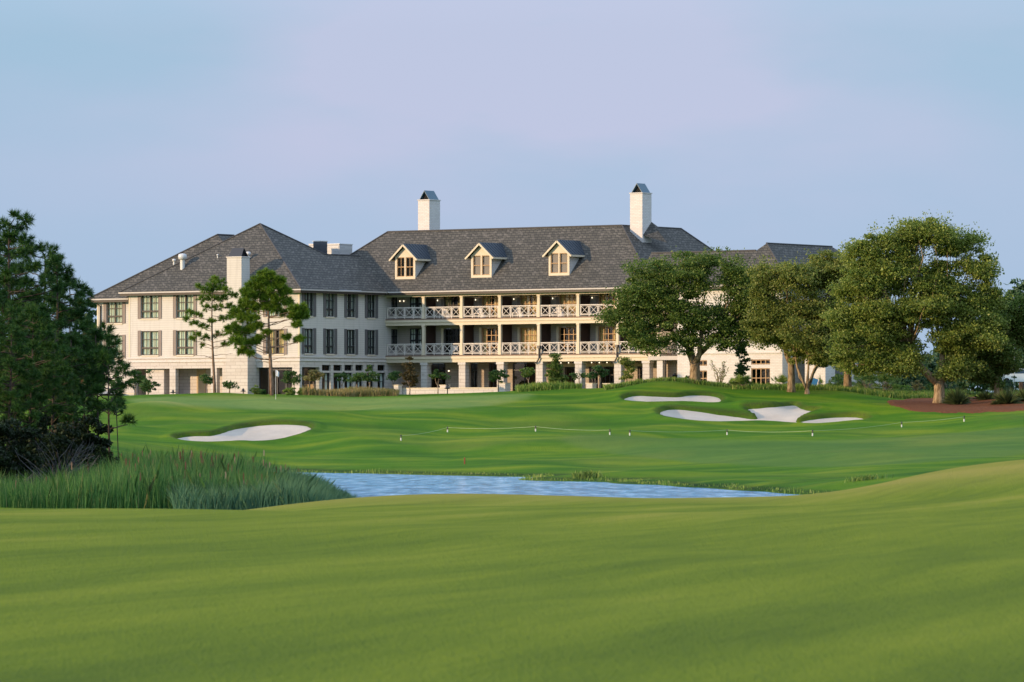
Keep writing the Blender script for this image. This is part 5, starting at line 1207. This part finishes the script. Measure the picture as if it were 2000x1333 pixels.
for px, Y, top, rx, lab in [(176,560,585,34,'light green tree showing left of the hotel corner'),(150,580,640,40,'low tree in the gap between pines and hotel'),(60,600,640,70,'broad tree behind the pine trunks'),(-40,600,620,70,'tree behind the left edge of the pine stand')]:
    far_tree(px, Y, top, rx, lab, BGL)
# ------------------------------------------------------------------ small built things
def stone(name, label, cat, x0, y0, z0, rz_, boxes, mat='white_brick', cap=None, group=None):
    o = tag(empty(name, (x0, y0, z0), rz_), label, cat, group); m = MB()
    for b in boxes: m.box(*b)
    m.build('stone_body', M[mat], o)
    if cap: m = MB(); m.box(*cap); m.build('coping', M['cream_trim'], o)
    return o
def wallrun(pa, pb, v, y_top, label, h=.55):
    u0, u1 = uonv(pa, v), uonv(pb, v); x, y = W(u0, v); z = zat(y_top, (u0+u1)/2, v)
    stone('garden_wall', label, 'stone wall', x, y, z-h, -TH, [(0,u1-u0,0,.4,-1.0,h-.08)], 'pale_stone', (-.04,u1-u0+.04,-.04,.44,h-.077,h))
wallrun(783, 980, Vb-4.5, 757.5, 'long low pale stone wall before the arcade')
wallrun(195, 262, -2.0, 768.5, 'low stone edging wall by the left block', .3)
def block(pa, pb, yt, v, label, d=.8, yb=None):
    u0, u1 = uonv(pa, v), uonv(pb, v); x, y = W(u0, v); z = zat(yt, u0, v); w = (u1-u0)*.66
    stone('stone_planter', label, 'planter', x, y, z-1.2, -TH, [(0,w,0,w,-.4,1.13)], 'pale_stone', (-.05,w+.05,-.05,w+.05,1.133,1.2), 'square stone blocks along the terrace')
block(768,783,752,Vb-5.2,'stone block at the left end of the low wall'); block(859,876,752,Vb-3.9,'stone block on the low wall near the second pier'); block(972,994,748,Vb-5.2,'tall stone pillar closing the low wall'); block(1145,1163,748.5,Vb-3.5,'left of the two stone planters before the lit bay'); block(1178,1198,749,Vb-3.5,'right of the two stone planters before the lit bay')
block(1007,1018,754,Vb-3.5,'small pale block right of the wall pillar')
def path_light(px, Y, label, h=.85):
    x0, y0, z0 = spot(px, Y); o = tag(empty('path_light', (x0, y0, z0)), label, 'path light', 'black path lights'); m = MB(); m.tube([(0,0,-.1),(0,0,h)],[.045,.045],6); m.build('pole', M['black_plastic'], o)
    m = MB(); m.lathe([(.03,h*.45),(.27,h*.52),(.27,h*.57),(.08,h*.68),(.11,h*.82),(.05,h*.95),(0,h)],10); m.build('lamp_head', M['black_plastic'], o, True)
path_light(338,452,'black path light before the pillar of the arches',.55); path_light(475,450,'black path light at the chimney foot',.55); path_light(874,450,'black path light at the low stone wall'); path_light(613,446,'black path light in the grass strip',.5); path_light(1601,431,'black path light behind the blue board',.6)
# flagstick
x0, y0, z0 = spot(538.5, 425); o = tag(empty('flagstick', (x0, y0, z0)), 'white golf flagstick with limp pale flag on the green', 'flagstick')
m = MB(); m.tube([(0,0,0),(0,0,2.45)],[.014,.012],6); m.build('pole', M['pole_white'], o)
m = MB(); N = 7
for i in range(N):
    a0_, a1_ = i/N, (i+1)/N; f = lambda t: (.02+.28*t, .05*math.sin(t*9), 2.43-.25*t*t); g_ = lambda t: (.02+.24*t, .06*math.sin(t*9+.5), 1.95-.10*t)
    m.poly(g_(a0_), g_(a1_), f(a1_), f(a0_))
m.build('flag', M['flag_cloth'], o)
# rope posts and ropes
RP = [(783,857),(874,841),(1046,839),(1191,846),(1230,847),(1420,846),(1587,848),(1761,831),(1883,820)]
RL = ['rope stake at the left end of the line','second rope stake from the left, above the bank','rope stake in the middle of the slope','right end stake of the left rope','left end stake of the right rope','rope stake below the left finger bunker','rope stake below the right bunker tip','rope stake between bunker and straw bed','last rope stake at the right']
rp = []
for (px, y), lab in zip(RP, RL):
    x, yy = ray(px, y+4, 300); z = gz(x, yy); rp.append((x, yy, z)); o = tag(empty('rope_stake', (x, yy, z)), 'black and white '+lab, 'stake', 'stakes carrying the rope')
    m = MB(); m.tube([(0,0,-.1),(0,0,.18)],[.048,.044],8); m.build('white_foot', M['white_plastic'], o); m = MB(); m.tube([(0,0,.183),(0,0,.40)],[.044,.04],8); m.lathe([(.06,.34),(.06,.38),(.0,.41)],8); m.build('black_head', M['black_plastic'], o)
def rope(idx, label):
    pts = []
    for a, b in zip(idx[:-1], idx[1:]):
        p, q = rp[a], rp[b]
        for k in range(15):
            t = k/14; x = p[0]+(q[0]-p[0])*t; y = p[1]+(q[1]-p[1])*t; z = p[2]+(q[2]-p[2])*t+.34-.45*t*(1-t)*min(1,math.dist(p,q)/8); pts.append((x, y, max(z, gz(x, y)+.05)))
    m = MB(); m.tube(pts, [.007]*len(pts), 5); tag(m.build('barrier_rope', M['rope_fibre']), label, 'rope')
rope([0,1,2,3], 'thin pale rope sagging across the left slope'); rope([4,5,6,7,8], 'thin pale rope running right below the bunkers')
x, y = ray(907.5, 907, 250); z = gz(x, y); m = MB(); m.tube([(0,0,-.1),(0,0,.36)],[.045,.04],6); m.tube([(0,0,.361),(0,0,.41)],[.04,.015],6); tag(m.build('marker_stake', M['red_paint'], None, loc=(x,y,z)), 'short red stake on the bank above the pond', 'stake')
# leaning blue board
x, y, z = spot(1588, 428); o = tag(empty('sign_board', (x, y, z+.1), R(-25)), 'blue board with white edges tilted in the rough', 'sign board')
m = MB(); m.poly((-.38,0,.15),(.30,0,0),(.42,.3,.72),(-.22,.3,.92)); m.poly((-.38,.03,.15),(-.22,.33,.92),(.42,.33,.72),(.30,.03,0)); m.build('panel', M['blue_board'], o)
m = MB()
for p, q in (((-.38,-.01,.15),(.30,-.01,0)),((.30,-.01,0),(.42,.29,.72)),((.42,.29,.72),(-.22,.29,.92)),((-.22,.29,.92),(-.38,-.01,.15)),((.42,.3,.72),(.5,.5,0)),((-.38,0,.15),(-.42,0,-.1))): m.bar(p, q, .05, .05)
m.build('frame', M['white_paint'], o)
# litter bin by the porch
u = uonv(1318, Vb-.8); x, y = W(u, Vb-.8); m = MB(); m.lathe([(.2,-.6),(.22,0),(.24,1.0),(.26,1.02),(.1,1.14),(0,1.15)],10); tag(m.build('litter_bin', M['black_plastic'], None, True, loc=(x,y,zat(755,u,Vb-.8))), 'black bin at the corner of the porch', 'bin')
# balcony furniture
def armchair(u, v, z, label):
    x, y = W(u, v); o = tag(empty('balcony_chair', (x, y, z), -TH), label, 'chair', 'white chairs on the balconies')
    m = MB(); m.box(-.3,.3,-.28,.28,.36,.44); m.build('seat', M['white_paint'], o); m = MB(); m.box(-.3,.3,.24,.30,.445,.85); m.build('backrest', M['white_paint'], o)
    for a, b_ in ((-1,-1),(1,-1),(-1,1),(1,1)): m = MB(); m.box(a*.27-.025,a*.27+.025,b_*.25-.025,b_*.25+.025,0,.357); m.build('leg', M['white_paint'], o)
def table(u, v, z, label):
    x, y = W(u, v); o = tag(empty('balcony_table', (x, y, z), -TH), label, 'table', 'white drum tables on the balconies'); m = MB(); m.lathe([(.0,.50),(.32,.50),(.32,.46),(0,.46)],14); m.build('tabletop', M['white_paint'], o); m = MB(); m.lathe([(.28,0),(.24,.12),(.24,.455)],14); m.build('base', M['white_paint'], o, True)
for k, (p, lab) in enumerate([(875,'white drum table on the second upper balcony'),(943,'white drum table on the third upper balcony'),(1018,'white drum table on the fourth upper balcony'),(1097,'white drum table on the fifth upper balcony')]):
    table(uonv(p,Vb+.5), Vb+.55, ZU, lab); armchair(uonv(p-9,Vb+1.0), Vb+1.0, ZU, lab.replace('drum table','chair beside the drum table'))
for p, lab in ((885,'white chair on the second lower balcony'),): armchair(uonv(p,Vb+.6), Vb+.7, ZL, lab)
# parked cars far right
def car(px, Y, label, rz_=.2):
    x, y, z = at(px, Y), Y, (HZ-752)/F*Y; o = tag(empty('parked_car', (x, y, z), rz_), label, 'car', 'cars parked on the right'); m = MB()
    prof = [(-2.2,.3),(-2.2,.85),(-1.9,.98),(-1.3,1.05),(-.7,1.55),(1.3,1.6),(1.9,1.1),(2.15,1.0),(2.2,.3)]
    for s in (-.85,.85): m.poly(*[(a,s,b) for a,b in (prof if s < 0 else prof[::-1])])
    for (a,b),(c_,d_) in zip(prof[:-1],prof[1:]): m.poly((a,-.85,b),(a,.85,b),(c_,.85,d_),(c_,-.85,d_))
    m.build('body', M['car_white'], o); m = MB()
    m.poly((-1.2,-.86,1.08),(1.7,-.86,1.12),(1.2,-.86,1.5),(-.68,-.86,1.48)); m.poly((-1.28,-.8,1.09),(-1.28,.8,1.09),(-.74,.75,1.53),(-.74,-.75,1.53)); m.build('window', M['car_glass'], o)
    for a in (-1.4,1.4): m = MB(); m.bar((a,-.9,.33),(a,-.7,.33),.62,.62); m.v = []; m.f = []; m.tube([(a,-.9,.33),(a,.9,.33)],[.33,.33],14); m.build('wheel', M['tyre_rubber'], o)
x, y = at(1985,500), 500
car(1988, 500, 'white car parked behind the right oak'); car(2040, 505, 'pale car partly cut by the right edge', .3)
x, y, z = at(1981,498), 498, 3.2; m = MB(); m.tube([(0,0,-.5),(0,0,5.2)],[.08,.06],8); m.lathe([(0,5.2),(.2,5.25),(.2,5.35),(0,5.4)],8); tag(m.build('light_pole', M['galvanised'], None, loc=(x,y,z)), 'thin grey pole in front of the parked cars', 'light pole')
# rail fence glimpsed through the left pines
x, y, z = at(120,500), 500, 2.9; o = tag(empty('courtyard_building', (x, y, z)), 'low dark red outbuilding behind the pine trunks', 'outbuilding'); m = MB(); m.box(-6,4.2,0,4,-1,2.0); m.build('wall', M['terracotta_fence'], o); m = MB(); m.poly((-6.4,-.4,2.01),(4.6,-.4,2.01),(4.2,2,3.0),(-6,2,3.0)); m.build('roof', M['shingles'], o)
m = MB()
for k in range(4): m.box(-4.5+k*2.2,-3.4+k*2.2,-.05,-.003,.5,1.6)
m.build('window', M['curtain_cream'], o)
m = MB(); m.poly((at(60,462),462,2.62),(at(225,462),462,2.66),(at(225,476),476,3.0),(at(60,476),476,3.0)); tag(m.build('terrace_path', M['pale_stone']), 'pale paved path left of the hotel', None, None, 'structure')
# ------------------------------------------------------------------ light, sky, camera
sd = Vector((.919, .392, -math.tan(R(12.8)))).normalized()
sun = bpy.data.lights.new('sun', 'SUN'); sun.energy = 4.75; sun.angle = R(.6); sun.color = (1.0, .71, .42)
so_ = bpy.data.objects.new('sun', sun); so_.rotation_euler = sd.to_track_quat('-Z', 'Y').to_euler(); link(so_)
w = bpy.data.worlds.new('World'); scene.world = w; w.use_nodes = True; t = w.node_tree; n = t.nodes; n.clear()
def A(typ): return n.new('ShaderNode'+typ)
out = A('OutputWorld'); bg1 = A('Background'); bg2 = A('Background'); mx = A('MixShader'); sky = A('TexSky'); sky.sky_type = 'NISHITA'; sky.sun_disc = False
sky.sun_elevation = R(12.8); sky.sun_rotation = math.atan2(-.919, -.392); sky.air_density = 1.0; sky.dust_density = 2.0; sky.ozone_density = 2.0
t.links.new(sky.outputs[0], bg1.inputs[0]); bg1.inputs[1].default_value = .10
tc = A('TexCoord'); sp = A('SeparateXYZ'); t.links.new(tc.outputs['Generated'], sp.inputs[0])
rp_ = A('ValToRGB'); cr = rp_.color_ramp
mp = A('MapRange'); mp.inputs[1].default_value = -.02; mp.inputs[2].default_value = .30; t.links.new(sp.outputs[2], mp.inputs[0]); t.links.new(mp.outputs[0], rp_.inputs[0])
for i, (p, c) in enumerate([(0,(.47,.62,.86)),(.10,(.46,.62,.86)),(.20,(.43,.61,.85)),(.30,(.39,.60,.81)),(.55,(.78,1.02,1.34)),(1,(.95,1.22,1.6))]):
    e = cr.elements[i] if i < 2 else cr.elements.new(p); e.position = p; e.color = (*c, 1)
mpg = A('Mapping'); t.links.new(tc.outputs['Generated'], mpg.inputs[0]); mpg.inputs['Scale'].default_value = (11, 11, 34); mpg.inputs['Location'].default_value = CLOUD
nz = A('TexNoise'); nz.inputs['Scale'].default_value = 1.0; nz.inputs['Detail'].default_value = 5; nz.inputs['Roughness'].default_value = .48; t.links.new(mpg.outputs[0], nz.inputs['Vector'])
cm = A('MapRange'); cm.inputs[1].default_value = .36; cm.inputs[2].default_value = .64; t.links.new(nz.outputs[0], cm.inputs[0])
hm = A('MapRange'); hm.inputs[1].default_value = .020; hm.inputs[2].default_value = .05; t.links.new(sp.outputs[2], hm.inputs[0])
def gauss(inp, c0, w0):
    a_ = A('Math'); a_.operation = 'SUBTRACT'; t.links.new(inp, a_.inputs[0]); a_.inputs[1].default_value = c0
    b_ = A('Math'); b_.operation = 'DIVIDE'; t.links.new(a_.outputs[0], b_.inputs[0]); b_.inputs[1].default_value = w0
    c_ = A('Math'); c_.operation = 'POWER'; t.links.new(b_.outputs[0], c_.inputs[0]); c_.inputs[1].default_value = 2
    d_ = A('Math'); d_.operation = 'MULTIPLY'; t.links.new(c_.outputs[0], d_.inputs[0]); d_.inputs[1].default_value = -1
    e_ = A('Math'); e_.operation = 'EXPONENT'; t.links.new(d_.outputs[0], e_.inputs[0]); return e_.outputs[0]
def mul(a_, b_, op='MULTIPLY', cl=False):
    m_ = A('Math'); m_.operation = op; m_.use_clamp = cl
    for k_, x_ in enumerate((a_, b_)):
        if isinstance(x_, float): m_.inputs[k_].default_value = x_
        else: t.links.new(x_, m_.inputs[k_])
    return m_.outputs[0]
bank = mul(gauss(sp.outputs[0], .014, .075), gauss(sp.outputs[2], .066, .028))
fac = mul(mul(mul(bank, 1.05), mul(mul(cm.outputs[0], 1.0), .45, 'ADD'), 'MULTIPLY'), mul(mul(cm.outputs[0], hm.outputs[0]), .25), 'ADD', True)
ml2 = A('Math'); ml2.operation = 'MULTIPLY'; ml2.inputs[1].default_value = .52; t.links.new(fac, ml2.inputs[0])
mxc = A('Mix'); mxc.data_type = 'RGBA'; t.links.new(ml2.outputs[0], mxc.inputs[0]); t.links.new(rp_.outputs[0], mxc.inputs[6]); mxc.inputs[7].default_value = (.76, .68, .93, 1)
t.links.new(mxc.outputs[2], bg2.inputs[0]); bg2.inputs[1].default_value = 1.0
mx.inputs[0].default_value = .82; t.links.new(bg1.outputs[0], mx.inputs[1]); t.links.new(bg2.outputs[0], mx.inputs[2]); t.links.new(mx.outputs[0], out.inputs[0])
cam = bpy.data.cameras.new('camera'); co = bpy.data.objects.new('camera', cam); link(co); co.location = (0,0,0); co.rotation_euler = (R(90),0,0)
cam.sensor_width = 36; cam.lens = 36*F/2000; cam.shift_y = (HZ-666.5)/2000; cam.clip_start = .5; cam.clip_end = 20000
cam.dof.use_dof = True; cam.dof.focus_distance = 450; cam.dof.aperture_fstop = 7.0
scene.camera = co
scene.render.engine = 'CYCLES'; scene.cycles.max_bounces = 8; scene.cycles.transparent_max_bounces = 12; scene.cycles.use_denoising = True
scene.view_settings.view_transform = 'Standard'; scene.view_settings.look = 'None'; scene.view_settings.exposure = 0; scene.view_settings.gamma = 1
